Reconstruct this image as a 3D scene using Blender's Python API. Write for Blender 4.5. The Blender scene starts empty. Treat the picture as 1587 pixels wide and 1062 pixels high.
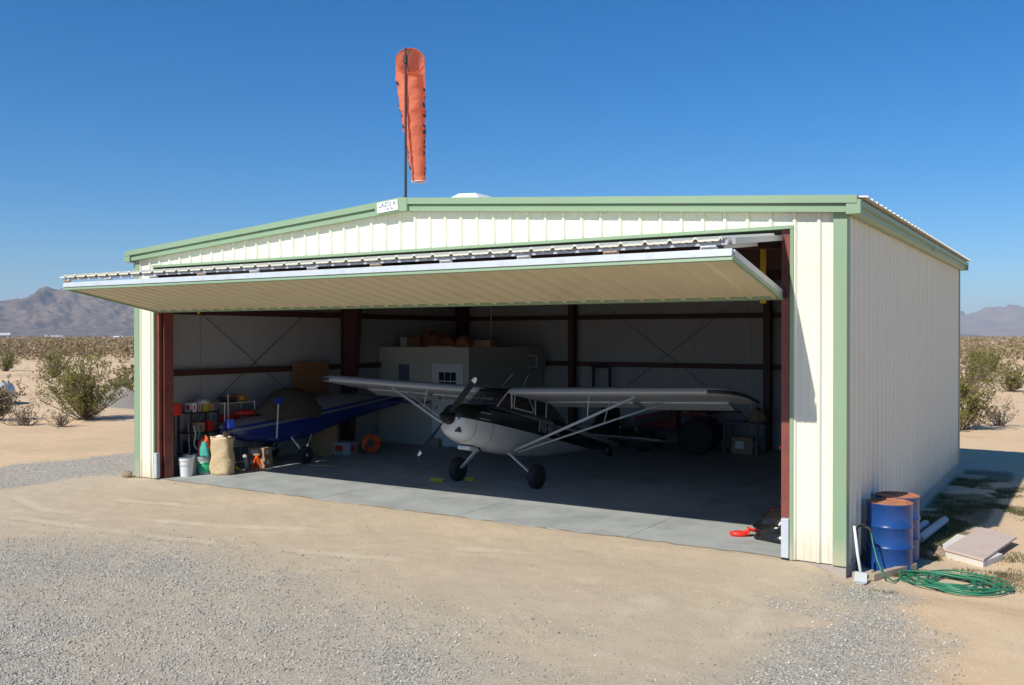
import bpy, bmesh, math, random
import numpy as np
from mathutils import Vector, Matrix
random.seed(7); rng = np.random.default_rng(7)
sc = bpy.context.scene
COL = sc.collection
R = math.radians

# ------------------------------------------------------------------ camera
cam = bpy.data.cameras.new('camera'); cam.sensor_width = 36.0; cam.lens = 1435.3/1587*36
cam.clip_start = 0.1; cam.clip_end = 80000
camo = bpy.data.objects.new('camera', cam); COL.objects.link(camo)
camo.location = (16.433, -11.907, 2.85); camo.rotation_euler = (math.pi/2-0.007, 0, 0.5594)
sc.camera = camo
# ------------------------------------------------------------------ sky, sun, exposure
SUN = Vector((-0.215, -1.0, 0.965)).normalized()          # direction towards the sun
SEL = math.asin(SUN.z); SAZ = math.atan2(SUN.x, SUN.y)
w = bpy.data.worlds.new('World'); sc.world = w; w.use_nodes = True
wn = w.node_tree.nodes
sky = wn.new('ShaderNodeTexSky'); sky.sky_type = 'NISHITA'; sky.sun_disc = False
sky.sun_elevation = SEL; sky.sun_rotation = SAZ % (2*math.pi)
sky.altitude = 0; sky.air_density = 1.0; sky.dust_density = 0.0; sky.ozone_density = 10.0
hsv = wn.new('ShaderNodeHueSaturation'); hsv.inputs['Saturation'].default_value = 1.22; hsv.inputs['Value'].default_value = 1.10; hsv.inputs['Hue'].default_value = .499
w.node_tree.links.new(sky.outputs[0], hsv.inputs['Color']); w.node_tree.links.new(hsv.outputs[0], wn['Background'].inputs[0])
wn['Background'].inputs[1].default_value = 0.10
sun = bpy.data.lights.new('sun', 'SUN'); sun.energy = 5.0; sun.angle = R(0.53); sun.color = (1.0, 0.965, 0.86)
suno = bpy.data.objects.new('sun', sun); COL.objects.link(suno); suno.location = (-20, -60, 60)
suno.rotation_euler = SUN.to_track_quat('Z', 'Y').to_euler()
sc.view_settings.view_transform = 'Standard'; sc.view_settings.look = 'None'
sc.view_settings.gamma = 1.0; sc.view_settings.exposure = 0.10; sc.view_settings.use_curve_mapping = False
sc.cycles.use_denoising = True; sc.cycles.use_adaptive_sampling = True; sc.cycles.adaptive_threshold = 0.02
sc.cycles.max_bounces = 6; sc.cycles.diffuse_bounces = 4; sc.cycles.transparent_max_bounces = 12

# ------------------------------------------------------------------ materials
def _new(name):
    m = bpy.data.materials.new(name); m.use_nodes = True
    return m, m.node_tree.nodes, m.node_tree.links, m.node_tree.nodes['Principled BSDF']
def mat(name, col, rough=0.6, metal=0.0, var=0.12, scale=6.0, bump=0.0, bscale=60.0, dirt=None, dscale=1.5, dlo=0.5, dhi=0.75, spec=0.5, stretch=None, coat=0.0):
    m, n, l, b = _new(name)
    tc = n.new('ShaderNodeTexCoord'); mp = n.new('ShaderNodeMapping')
    l.new(tc.outputs['Object'], mp.inputs[0])
    if stretch: mp.inputs['Scale'].default_value = stretch
    nz = n.new('ShaderNodeTexNoise'); nz.inputs['Scale'].default_value = scale; nz.inputs['Detail'].default_value = 5
    l.new(mp.outputs[0], nz.inputs[0])
    mx = n.new('ShaderNodeMix'); mx.data_type = 'RGBA'
    l.new(nz.outputs['Fac'], mx.inputs[0])
    mx.inputs[6].default_value = tuple(max(0, c*(1-var)) for c in col)+(1,)
    mx.inputs[7].default_value = tuple(min(1, c*(1+var)) for c in col)+(1,)
    out = mx.outputs[2]
    if dirt:
        n2 = n.new('ShaderNodeTexNoise'); n2.inputs['Scale'].default_value = dscale; n2.inputs['Detail'].default_value = 7; n2.inputs['Roughness'].default_value = .65
        l.new(mp.outputs[0], n2.inputs[0])
        rp = n.new('ShaderNodeMapRange'); rp.inputs[1].default_value = dlo; rp.inputs[2].default_value = dhi
        l.new(n2.outputs['Fac'], rp.inputs[0])
        m2 = n.new('ShaderNodeMix'); m2.data_type = 'RGBA'; l.new(rp.outputs[0], m2.inputs[0])
        l.new(out, m2.inputs[6]); m2.inputs[7].default_value = tuple(dirt)+(1,); out = m2.outputs[2]
    l.new(out, b.inputs['Base Color'])
    b.inputs['Roughness'].default_value = rough; b.inputs['Metallic'].default_value = metal
    b.inputs['Specular IOR Level'].default_value = spec
    if coat: b.inputs['Coat Weight'].default_value = coat; b.inputs['Coat Roughness'].default_value = .1
    if bump:
        n3 = n.new('ShaderNodeTexNoise'); n3.inputs['Scale'].default_value = bscale; n3.inputs['Detail'].default_value = 4
        l.new(mp.outputs[0], n3.inputs[0])
        bp = n.new('ShaderNodeBump'); bp.inputs['Strength'].default_value = bump; bp.inputs['Distance'].default_value = .02
        l.new(n3.outputs['Fac'], bp.inputs['Height']); l.new(bp.outputs[0], b.inputs['Normal'])
    return m
M = {}
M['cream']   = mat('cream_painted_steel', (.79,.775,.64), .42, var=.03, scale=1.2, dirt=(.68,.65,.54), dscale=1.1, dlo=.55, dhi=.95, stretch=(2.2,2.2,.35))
M['beige']   = mat('shaded_cream_sheet', (.62,.565,.40), .45, var=.04, scale=1.5, dirt=(.50,.43,.29), dscale=1.6, dlo=.55, dhi=.9)  # cream siding darkened and yellowed, shade and ground bounce put into the colour
M['green']   = mat('green_trim', (.25,.355,.225), .45, var=.05, scale=2)
M['roofw']   = mat('roof_sheet_white', (.62,.61,.55), .45, var=.05)
M['redox']   = mat('red_oxide_steel', (.21,.058,.044), .55, var=.18, scale=5, dirt=(.10,.03,.025), dscale=3)
M['dkred']   = mat('shaded_red_oxide_steel', (.075,.026,.021), .6, var=.2, scale=5)  # red oxide steel again, darker to put interior shade into its colour
M['insul']   = mat('vinyl_insulation', (.39,.395,.405), .5, var=.08, scale=1.5, bump=.25, bscale=4)
M['ceil']    = mat('darkened_roof_lining', (.14,.14,.145), .7, var=.1, scale=1.5)  # unseen ceiling lining, darkened to cut the bounce light on the floor
M['galv']    = mat('galvanised_steel', (.50,.51,.54), .38, metal=.35, var=.12, scale=9)
M['ltgrey']  = mat('pale_grey_paint', (.52,.56,.61), .4, var=.06, scale=4, dirt=(.40,.40,.40), dscale=5, dlo=.5, dhi=.8)
M['rust']    = mat('rusty_hinge', (.42,.30,.22), .7, var=.35, scale=30)
M['conc']    = mat('slab_concrete', (.375,.39,.375), .7, var=.14, scale=2.2, bump=.12, bscale=90, dirt=(.27,.285,.28), dscale=1.3, dlo=.44, dhi=.68)
M['stem']    = mat('stem_concrete', (.40,.36,.31), .85, var=.15, scale=5, bump=.3, bscale=60)
M['black']   = mat('black_rubber', (.018,.018,.018), .75, var=.2, scale=20)
M['dark']    = mat('dark_steel', (.03,.03,.033), .5, var=.2)
M['white']   = mat('white_plastic', (.74,.74,.73), .4, var=.04)
M['vent']    = mat('vent_white', (.80,.80,.80), .4, var=.03)
M['yellow']  = mat('yellow_strap', (.62,.42,.02), .6, var=.1)
M['red']     = mat('red_paint', (.55,.025,.02), .4, var=.12)
M['redbright'] = mat('red_plastic', (.80,.035,.02), .35, var=.06)
M['orange']  = mat('orange_plastic', (.85,.11,.015), .45, var=.1)
M['wood']    = mat('plain_wood', (.44,.29,.16), .7, var=.22, scale=5, stretch=(1,6,6))
M['oldwood'] = mat('weathered_wood', (.42,.33,.23), .8, var=.2, scale=6, stretch=(8,1,8))
M['ply']     = mat('plywood', (.30,.135,.055), .7, var=.15, scale=3, stretch=(1,1,6))
M['cardb']   = mat('cardboard', (.40,.26,.14), .8, var=.1)
M['paperbag']= mat('kraft_paper', (.56,.42,.25), .75, var=.16, scale=8, bump=.9, bscale=11)
M['blue']    = mat('blue_fabric', (.018,.045,.34), .42, var=.1, coat=.2)
M['silver']  = mat('silver_fabric', (.55,.56,.56), .45, var=.06)
M['tarp']    = mat('brown_tarp', (.07,.055,.038), .85, var=.25, scale=6, bump=.4, bscale=9)
M['roomw']   = mat('office_siding', (.50,.49,.42), .75, var=.05, scale=3)
M['glassdk'] = mat('dark_window_glass', (.02,.025,.035), .08, var=.1)
M['rustcl']  = mat('rust_cloth', (.20,.065,.03), .85, var=.25, scale=8)
M['slate']   = mat('slate_grey', (.13,.14,.18), .6, var=.1)
M['dimred']  = mat('shaded_red_paint', (.17,.012,.010), .6, var=.2)  # tractor red darkened, the dim interior is put into the colour
M['teal']    = mat('teal_cloth', (.05,.34,.30), .8, var=.2, scale=12)
M['ocloth']  = mat('orange_cloth', (.62,.10,.03), .8, var=.2, scale=12)
M['purple']  = mat('purple_plastic', (.13,.06,.38), .35, var=.08)
M['greenlab']= mat('green_label', (.02,.35,.16), .45, var=.06)
M['greyp']   = mat('grey_plastic', (.34,.36,.37), .45, var=.06)
M['pink']    = mat('pink_board', (.55,.43,.37), .75, var=.1, scale=3, bump=.15, bscale=40, dirt=(.46,.35,.28), dscale=2.2, dlo=.5, dhi=.8)
M['whiteb']  = mat('white_board', (.66,.62,.56), .7, var=.08, scale=5)
M['pipe']    = mat('grey_pvc_pipe', (.40,.41,.43), .5, var=.08)
M['hose']    = mat('green_hose', (.03,.19,.10), .38, var=.18, scale=9)
M['rock']    = mat('brown_rock', (.30,.22,.15), .9, var=.25, scale=8, bump=.5, bscale=30)
M['bagblk']  = mat('black_bag', (.012,.012,.013), .22, var=.1, bump=.5, bscale=8)
M['sign']    = mat('white_sign', (.78,.79,.80), .4, var=.02)
M['ink']     = mat('grey_ink', (.16,.17,.20), .6, var=.1)
M['navy']    = mat('navy_ink', (.012,.014,.05), .6, var=.1)
M['drum']    = mat('blue_drum_paint', (.012,.06,.23), .3, var=.14, scale=5, dirt=(.05,.07,.14), dscale=2.4, dlo=.58, dhi=.72, bump=.05, bscale=9)
M['drumrust']= mat('rusty_drum_top', (.44,.17,.08), .8, var=.35, scale=7, dirt=(.25,.09,.05), dscale=5, dlo=.45, dhi=.7)
M['tankm']   = mat('silver_tank', (.55,.54,.51), .5, metal=.0, var=.15, scale=4)
M['alu']     = mat('wing_silver', (.60,.60,.61), .28, metal=.15, var=.05, scale=2)
M['strut']   = mat('strut_white', (.52,.53,.55), .3, var=.03)
M['propm']   = mat('propeller_black', (.012,.012,.013), .55, var=.1, spec=.25)
M['pglass']  = mat('cabin_glass', (.05,.045,.04), .06, var=.3, scale=3, spec=.6)
M['regw']    = mat('registration_white', (.30,.30,.30), .5, var=.05)
M['tyelow']  = mat('chock_yellow', (.55,.40,.02), .6, var=.1)

def dust_foot(m):
    n, l = m.node_tree.nodes, m.node_tree.links; b = n['Principled BSDF']; src = b.inputs['Base Color'].links[0].from_socket
    tc = n.new('ShaderNodeTexCoord'); sp = n.new('ShaderNodeSeparateXYZ'); l.new(tc.outputs['Object'], sp.inputs[0])
    nz = n.new('ShaderNodeTexNoise'); nz.inputs['Scale'].default_value = 4; nz.inputs['Detail'].default_value = 6; l.new(tc.outputs['Object'], nz.inputs[0])
    ad = n.new('ShaderNodeMath'); ad.operation = 'MULTIPLY_ADD'; l.new(nz.outputs['Fac'], ad.inputs[0]); ad.inputs[1].default_value = -.7; l.new(sp.outputs[2], ad.inputs[2])
    mr = n.new('ShaderNodeMapRange'); mr.inputs[1].default_value = .12; mr.inputs[2].default_value = -.38; mr.inputs[3].default_value = 0; mr.inputs[4].default_value = .55; l.new(ad.outputs[0], mr.inputs[0])
    mx = n.new('ShaderNodeMix'); mx.data_type = 'RGBA'; l.new(mr.outputs[0], mx.inputs[0]); l.new(src, mx.inputs[6]); mx.inputs[7].default_value = (.56,.47,.34,1)
    l.new(mx.outputs[2], b.inputs['Base Color'])
dust_foot(M['cream']); dust_foot(M['green'])
# windsock fabric: thin cloth that lets light through
m, n, l, b = _new('windsock_orange')
b.inputs['Base Color'].default_value = (.90,.29,.17,1); b.inputs['Roughness'].default_value = .8
tr = n.new('ShaderNodeBsdfTranslucent'); tr.inputs[0].default_value = (.95,.30,.16,1)
ms = n.new('ShaderNodeMixShader'); ms.inputs[0].default_value = .45
wv = n.new('ShaderNodeTexNoise'); wv.inputs['Scale'].default_value = 5; wv.inputs['Detail'].default_value = 5; tcw = n.new('ShaderNodeTexCoord'); mpw = n.new('ShaderNodeMapping'); mpw.inputs['Scale'].default_value = (1,1,1.5); l.new(tcw.outputs['Object'], mpw.inputs[0]); l.new(mpw.outputs[0], wv.inputs[0])
bw = n.new('ShaderNodeBump'); bw.inputs['Strength'].default_value = .5; bw.inputs['Distance'].default_value = .09; l.new(wv.outputs['Fac'], bw.inputs['Height']); l.new(bw.outputs[0], b.inputs['Normal']); l.new(bw.outputs[0], tr.inputs['Normal'])
l.new(b.outputs[0], ms.inputs[1]); l.new(tr.outputs[0], ms.inputs[2]); l.new(ms.outputs[0], n['Material Output'].inputs[0])
M['sock'] = m

# ------------------------------------------------------------------ mesh helpers
class MB:
    def __init__(s): s.v = []; s.f = []
    def add(s, vs, fs):
        o = len(s.v); s.v += [tuple(p) for p in vs]; s.f += [tuple(i+o for i in f) for f in fs]; return s
    def box(s, x0, x1, y0, y1, z0, z1):
        return s.add([(x0,y0,z0),(x1,y0,z0),(x1,y1,z0),(x0,y1,z0),(x0,y0,z1),(x1,y0,z1),(x1,y1,z1),(x0,y1,z1)],
                     [(0,3,2,1),(4,5,6,7),(0,1,5,4),(1,2,6,5),(2,3,7,6),(3,0,4,7)])
    def beam(s, p, q, wd, ht, up=(0,0,1)):
        p = Vector(p); q = Vector(q); d = (q-p).normalized(); u = Vector(up)
        if abs(d.dot(u)) > .98: u = Vector((0,1,0))
        sd = d.cross(u).normalized(); u = sd.cross(d)
        vs = []
        for c in (p, q):
            for a, b2 in ((-1,-1),(1,-1),(1,1),(-1,1)): vs.append(c+sd*a*wd/2+u*b2*ht/2)
        return s.add(vs, [(0,1,2,3),(7,6,5,4),(0,4,5,1),(1,5,6,2),(2,6,7,3),(3,7,4,0)])
    def tube(s, pts, r, n=8, cap=True):
        pts = [Vector(p) for p in pts]; N = len(pts)
        rr = r if isinstance(r, (list, tuple)) else [r]*N
        rings = []; u = None
        for i, p in enumerate(pts):
            d = (pts[min(i+1,N-1)]-pts[max(i-1,0)]).normalized()
            if u is None:
                u = Vector((0,0,1)) if abs(d.z) < .9 else Vector((1,0,0))
            u = (u-d*u.dot(d)).normalized(); v = d.cross(u)
            rings.append([p+(u*math.cos(2*math.pi*k/n)+v*math.sin(2*math.pi*k/n))*rr[i] for k in range(n)])
        return s.loft(rings, cap)
    def loft(s, rings, cap=True, closed=True):
        n = len(rings[0]); vs = [p for rg in rings for p in rg]; fs = []
        for i in range(len(rings)-1):
            for k in range(n if closed else n-1):
                k2 = (k+1) % n
                fs.append((i*n+k, i*n+k2, (i+1)*n+k2, (i+1)*n+k))
        if cap and closed:
            fs.append(tuple(range(n))[::-1]); fs.append(tuple(range((len(rings)-1)*n, len(rings)*n)))
        return s.add(vs, fs)
    def lathe(s, prof, n=20, c=(0,0,0), axis='z', cap=True):
        rings = []
        for r, h in prof:
            rg = []
            for k in range(n):
                a = 2*math.pi*k/n; x, y = r*math.cos(a), r*math.sin(a)
                p = (x,y,h) if axis == 'z' else ((h,x,y) if axis == 'x' else (y,h,x))
                rg.append((p[0]+c[0], p[1]+c[1], p[2]+c[2]))
            rings.append(rg)
        return s.loft(rings, cap)
    def prism(s, poly, a, b, fn):
        n = len(poly); vs = [fn(p, a) for p in poly]+[fn(p, b) for p in poly]
        fs = [(i, (i+1) % n, n+(i+1) % n, n+i) for i in range(n)]
        fs += [tuple(range(n))[::-1], tuple(range(n, 2*n))]
        return s.add(vs, fs)
    def sphere(s, c, r, n=12, m=8, jit=0):
        rx, ry, rz = r if isinstance(r, (tuple, list)) else (r, r, r)
        rings = []
        for i in range(m+1):
            t = math.pi*i/m; st = max(math.sin(t), .02)
            rings.append([(c[0]+rx*st*math.cos(2*math.pi*k/n)*(1+random.uniform(-jit,jit)), c[1]+ry*st*math.sin(2*math.pi*k/n)*(1+random.uniform(-jit,jit)), c[2]+rz*math.cos(t)*(1+random.uniform(-jit,jit))) for k in range(n)])
        return s.loft(rings)
    def build(s, name, m, parent=None, loc=None, rot=None, smooth=False, bevel=0, angle=None):
        me = bpy.data.meshes.new(name); me.from_pydata(s.v, [], s.f); me.update()
        bm = bmesh.new(); bm.from_mesh(me); bmesh.ops.recalc_face_normals(bm, faces=bm.faces); bm.to_mesh(me); bm.free()
        if isinstance(m, str): m = M[m]
        me.materials.append(m)
        o = bpy.data.objects.new(name, me); COL.objects.link(o)
        if parent: o.parent = parent
        if loc: o.location = loc
        if rot: o.rotation_euler = rot
        if smooth:
            me.shade_smooth()
            if angle: me.set_sharp_from_angle(angle=R(angle))
        if bevel:
            bv = o.modifiers.new('bevel', 'BEVEL'); bv.width = bevel; bv.segments = 2; bv.limit_method = 'ANGLE'
        return o
def tag(o, label=None, cat=None, group=None, kind=None):
    if label: o['label'] = label
    if cat: o['category'] = cat
    if group: o['group'] = group
    if kind: o['kind'] = kind
    return o
def thing(name, label, cat, loc=(0,0,0), rot=(0,0,0), group=None):
    o = bpy.data.objects.new(name, None); COL.objects.link(o); o.location = loc; o.rotation_euler = rot
    o.empty_display_size = .3
    return tag(o, label, cat, group)
def copy_tree(o, parent=None):
    c = o.copy(); COL.objects.link(c); c.parent = parent
    for ch in list(o.children): copy_tree(ch, c)
    return c
def text_mesh(body, size, name, m, parent, mw, depth=.002, extrude_x=1.0):
    cu = bpy.data.curves.new(name, 'FONT'); cu.body = body; cu.size = size; cu.extrude = depth; cu.align_x = 'CENTER'; cu.align_y = 'CENTER'
    cu.resolution_u = 2
    t = bpy.data.objects.new('text_tmp', cu); COL.objects.link(t)
    me = bpy.data.meshes.new_from_object(t.evaluated_get(bpy.context.evaluated_depsgraph_get()))
    bpy.data.objects.remove(t); bpy.data.curves.remove(cu)
    me.transform(mw); me.materials.clear(); me.materials.append(M[m])
    o = bpy.data.objects.new(name, me); COL.objects.link(o); o.parent = parent
    return o
# value noise on numpy arrays
def _h(ix, iy, s):
    h = (ix.astype(np.int64)*374761393 + iy.astype(np.int64)*668265263 + s*1442695041) & 0x7fffffff
    h = ((h ^ (h >> 13))*1274126177) & 0x7fffffff
    return ((h ^ (h >> 16)) & 0xffff)/65535.0
def vnoise(x, y, s=0):
    ix = np.floor(x); iy = np.floor(y); fx = x-ix; fy = y-iy
    fx = fx*fx*(3-2*fx); fy = fy*fy*(3-2*fy)
    a = _h(ix,iy,s); b = _h(ix+1,iy,s); c = _h(ix,iy+1,s); d = _h(ix+1,iy+1,s)
    return (a*(1-fx)+b*fx)*(1-fy)+(c*(1-fx)+d*fx)*fy
def fbm(x, y, o=4, s=0):
    t = 0; a = .5
    for k in range(o): t = t+a*vnoise(x*2**k, y*2**k, s+k*17); a *= .5
    return t
def sst(a, b, x):
    t = np.clip((x-a)/(b-a), 0, 1); return t*t*(3-2*t)

# ------------------------------------------------------------------ dimensions of the hangar
W, D = 13.853, 11.28
HE, XR, HR = 4.37, 6.93, 4.88
OL, OR_, OT = 0.58, 13.19, 4.25           # door opening
def rake(x): return HE+(HR-HE)*(1-abs(x-XR)/XR)

# ------------------------------------------------------------------ ground
TRACKS = [[(0.03,-2.59),(1.62,-3.06),(3.03,-2.83),(5.13,-2.41),(6.93,-1.67)],
 [(1.62,-3.71),(3.3,-3.55),(5.3,-3.36),(7.0,-3.01),(9.08,-2.56),(10.24,-2.22)],
 [(1.9,-1.81),(3.56,-1.5),(4.54,-.54),(5.28,.3)], [(8.33,-3.41),(9.08,-1.71),(10.74,-1.11),(11.68,-.1)],
 [(12.47,-4.64),(12.38,-3.96),(12.22,-2.65)], [(12.64,-4.6),(12.55,-3.88),(12.39,-2.55)],
 [(7.64,-1.9),(9.31,-1.1),(10.2,-.2)], [(13.39,-1.92),(13.52,-3.36),(13.38,-4.45)]]
def seg_dist(x, y, P):
    d = np.full(x.shape, 1e9)
    for (ax,ay),(bx,by) in zip(P[:-1], P[1:]):
        dx, dy = bx-ax, by-ay; t = np.clip(((x-ax)*dx+(y-ay)*dy)/(dx*dx+dy*dy), 0, 1)
        d = np.minimum(d, np.hypot(x-ax-t*dx, y-ay-t*dy))
    return d
def poly_sd(x, y, P):                      # signed distance to a polygon, positive inside
    d = seg_dist(x, y, P+[P[0]]); ins = np.zeros(x.shape, bool); n = len(P)
    for i in range(n):
        x0, y0 = P[i]; x1, y1 = P[(i+1) % n]
        c = ((y0 > y) != (y1 > y))
        with np.errstate(divide='ignore', invalid='ignore'):
            xx = (x1-x0)*(y-y0)/(y1-y0)+x0
        ins ^= c & (x < xx)
    return np.where(ins, d, -d)
GR_FRONT = [(-14,-9.5),(0,-5.4),(2.8,-4.75),(4.21,-3.94),(6.04,-3.51),(7.94,-3.62),(9.29,-3.82),(10.89,-4.25),(11.86,-4.6),(12.5,-5.4),(15.5,-8),(14,-30),(-14,-30)]
GR_SIDE = [(13.8,-.62),(14.15,-.28),(14.6,-.9),(14.92,-1.7),(15.15,-2.49),(15.45,-3.51),(15.6,-6),(12.9,-6),(13.84,-4.48),(13.97,-3.43),(14.14,-2.35),(13.6,-2.15),(13.55,-1.9),(14.2,-1.75)]
GR_LEFT = [(-9,-2.2),(-4.28,-.43),(-4.0,2.74),(-.25,3.2),(-.15,.2),(-.45,-.15),(-.9,-.8),(-.9,-2.3),(-4,-4.2),(-10,-7)]
def gravel_mask(x, y):
    wob = (fbm(x*1.3, y*1.3, 4, 3)-.47)*1.5
    a = sst(-1.5, 1.5, poly_sd(x,y,GR_FRONT)+wob*1.3)
    b = sst(-.45, .5, poly_sd(x,y,GR_SIDE)+wob*.7)
    c = sst(-.3, .4, poly_sd(x,y,GR_LEFT)+wob*.6)
    thin = .68+.32*sst(.34, .58, fbm(x*.9+3, y*.9, 3, 21))
    far = 1-sst(-12, -20, x)
    return np.clip(np.maximum(np.maximum(a*thin, b), c)*far, 0, 1)
def ground_z(x, y, slab=True):
    z = np.full(x.shape, -.012)
    right = sst(13.35, 14.0, x)*sst(-1.3, -.1, y)
    right = np.maximum(right, sst(11.3, 13.5, y))
    z = z-right*(.15+.010*np.clip(y, 0, 11.5))
    z = z+(.016+.02*(fbm(x*3.1,y*3.1,3,61)-.45))*sst(-.9,-.05,y)*sst(.35,.0,y)*sst(13.3,12.8,x)*sst(.4,.7,x)-.03*sst(-.1, -1.2, y)*(1-right)-.05*sst(-.2, -2.5, x)
    near = np.exp(-((x-8)**2+(y+2)**2)/900.)
    z = z+(fbm(x*1.7, y*1.7, 3, 5)-.45)*.03*near+(fbm(x*6, y*6, 2, 9)-.37)*.024*near
    for P in TRACKS:
        d = seg_dist(x, y, P)
        brk = sst(.38,.55,fbm(x*1.1+P[0][0],y*1.1,3,71)); z = z-.014*brk*np.exp(-(d/.07)**2)+.009*brk*np.exp(-((d-.16)/.06)**2)
    out = np.clip((np.hypot(x-8, y-2)-22)/60, 0, 1)
    z = z+out*((fbm(x*.05, y*.05, 3, 31)-.45)*.9+(fbm(x*.4, y*.4, 3, 33)-.45)*.08)+out*(fbm(x*2.2,y*2.2,3,35)-.45)*.05*np.exp(-out*2)-out*.1
    if slab:
        ins = (x > .12) & (x < W-.12) & (y > .1) & (y < D-.12)
        z = np.where(ins, -.3, z)
    return z
def gz(x, y): return float(ground_z(np.array([float(x)]), np.array([float(y)]))[0])
def axis_pts(a, b, st, far):
    p = list(np.arange(a, b+1e-6, st)); s = st; lo = [a]; hi = [p[-1]]
    while lo[-1] > -far: s *= 1.13; lo.append(lo[-1]-s)
    s = st
    while hi[-1] < far: s *= 1.13; hi.append(hi[-1]+s)
    return np.array(lo[:0:-1]+p+hi[1:])
gx = axis_pts(-8, 19, .085, 10500); gy = axis_pts(-9.5, 9, .085, 10500)
GX, GY = np.meshgrid(gx, gy); nx, ny = len(gx), len(gy)
GZ = ground_z(GX, GY)
def grid_mesh(name, X, Y, Z):
    ny, nx = X.shape
    co = np.stack([X.ravel(), Y.ravel(), Z.ravel()], 1).astype(np.float32)
    i = np.arange(ny*nx).reshape(ny, nx)
    q = np.stack([i[:-1,:-1], i[:-1,1:], i[1:,1:], i[1:,:-1]], -1).reshape(-1, 4)
    me = bpy.data.meshes.new(name); me.vertices.add(len(co)); me.vertices.foreach_set('co', co.ravel())
    me.loops.add(q.size); me.polygons.add(len(q))
    me.loops.foreach_set('vertex_index', q.ravel().astype(np.int32))
    me.polygons.foreach_set('loop_start', (np.arange(len(q))*4).astype(np.int32))
    me.update(calc_edges=True); me.validate(); me.shade_smooth()
    return me
def fattr(me, name, vals):
    a = me.attributes.new(name, 'FLOAT', 'POINT'); a.data.foreach_set('value', np.asarray(vals, np.float32).ravel())
gme = grid_mesh('ground', GX, GY, GZ)
GM = gravel_mask(GX, GY)
DES = np.maximum(sst(-1.5, -5.5, GX+.9*(GY-1)*0+(fbm(GX*.5,GY*.5,3,41)-.45)*4)*1.0, np.maximum(sst(13.9, 15.4, GX+(fbm(GX*.8,GY*.8,3,43)-.45)*1.6), sst(12, 15, GY)))
DES = np.maximum(DES, sst(-14, -40, GY))
GRASS_SHADE = np.clip(1.2*sst(.22,.42, fbm(GX*1.2,GY*1.2,4,53))*sst(13.8,14.0,GX)*sst(15.2,14.8,GX)*sst(1.6,3,GY)*sst(13,11.5,GY)+sst(.5,.62, fbm(GX*1.6,GY*1.6,4,51))*sst(13.8,14.0,GX)*sst(16.3,15.2,GX)*sst(-.9,-.2,GY)*sst(11.5,9.5,GY), 0, 1)  # grassy soil near the hose, plus wall shade painted as a darker strip
TRK = np.zeros(GX.shape)
for P in TRACKS:
    d = seg_dist(GX,GY,P); TRK = np.maximum(TRK, np.exp(-(d/.10)**2)*sst(.36,.52,fbm(GX*1.1+P[0][0],GY*1.1,3,71)))
fattr(gme, 'track', TRK); fattr(gme, 'gravel', GM); fattr(gme, 'desert', DES); fattr(gme, 'grass_shade', GRASS_SHADE)
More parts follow.
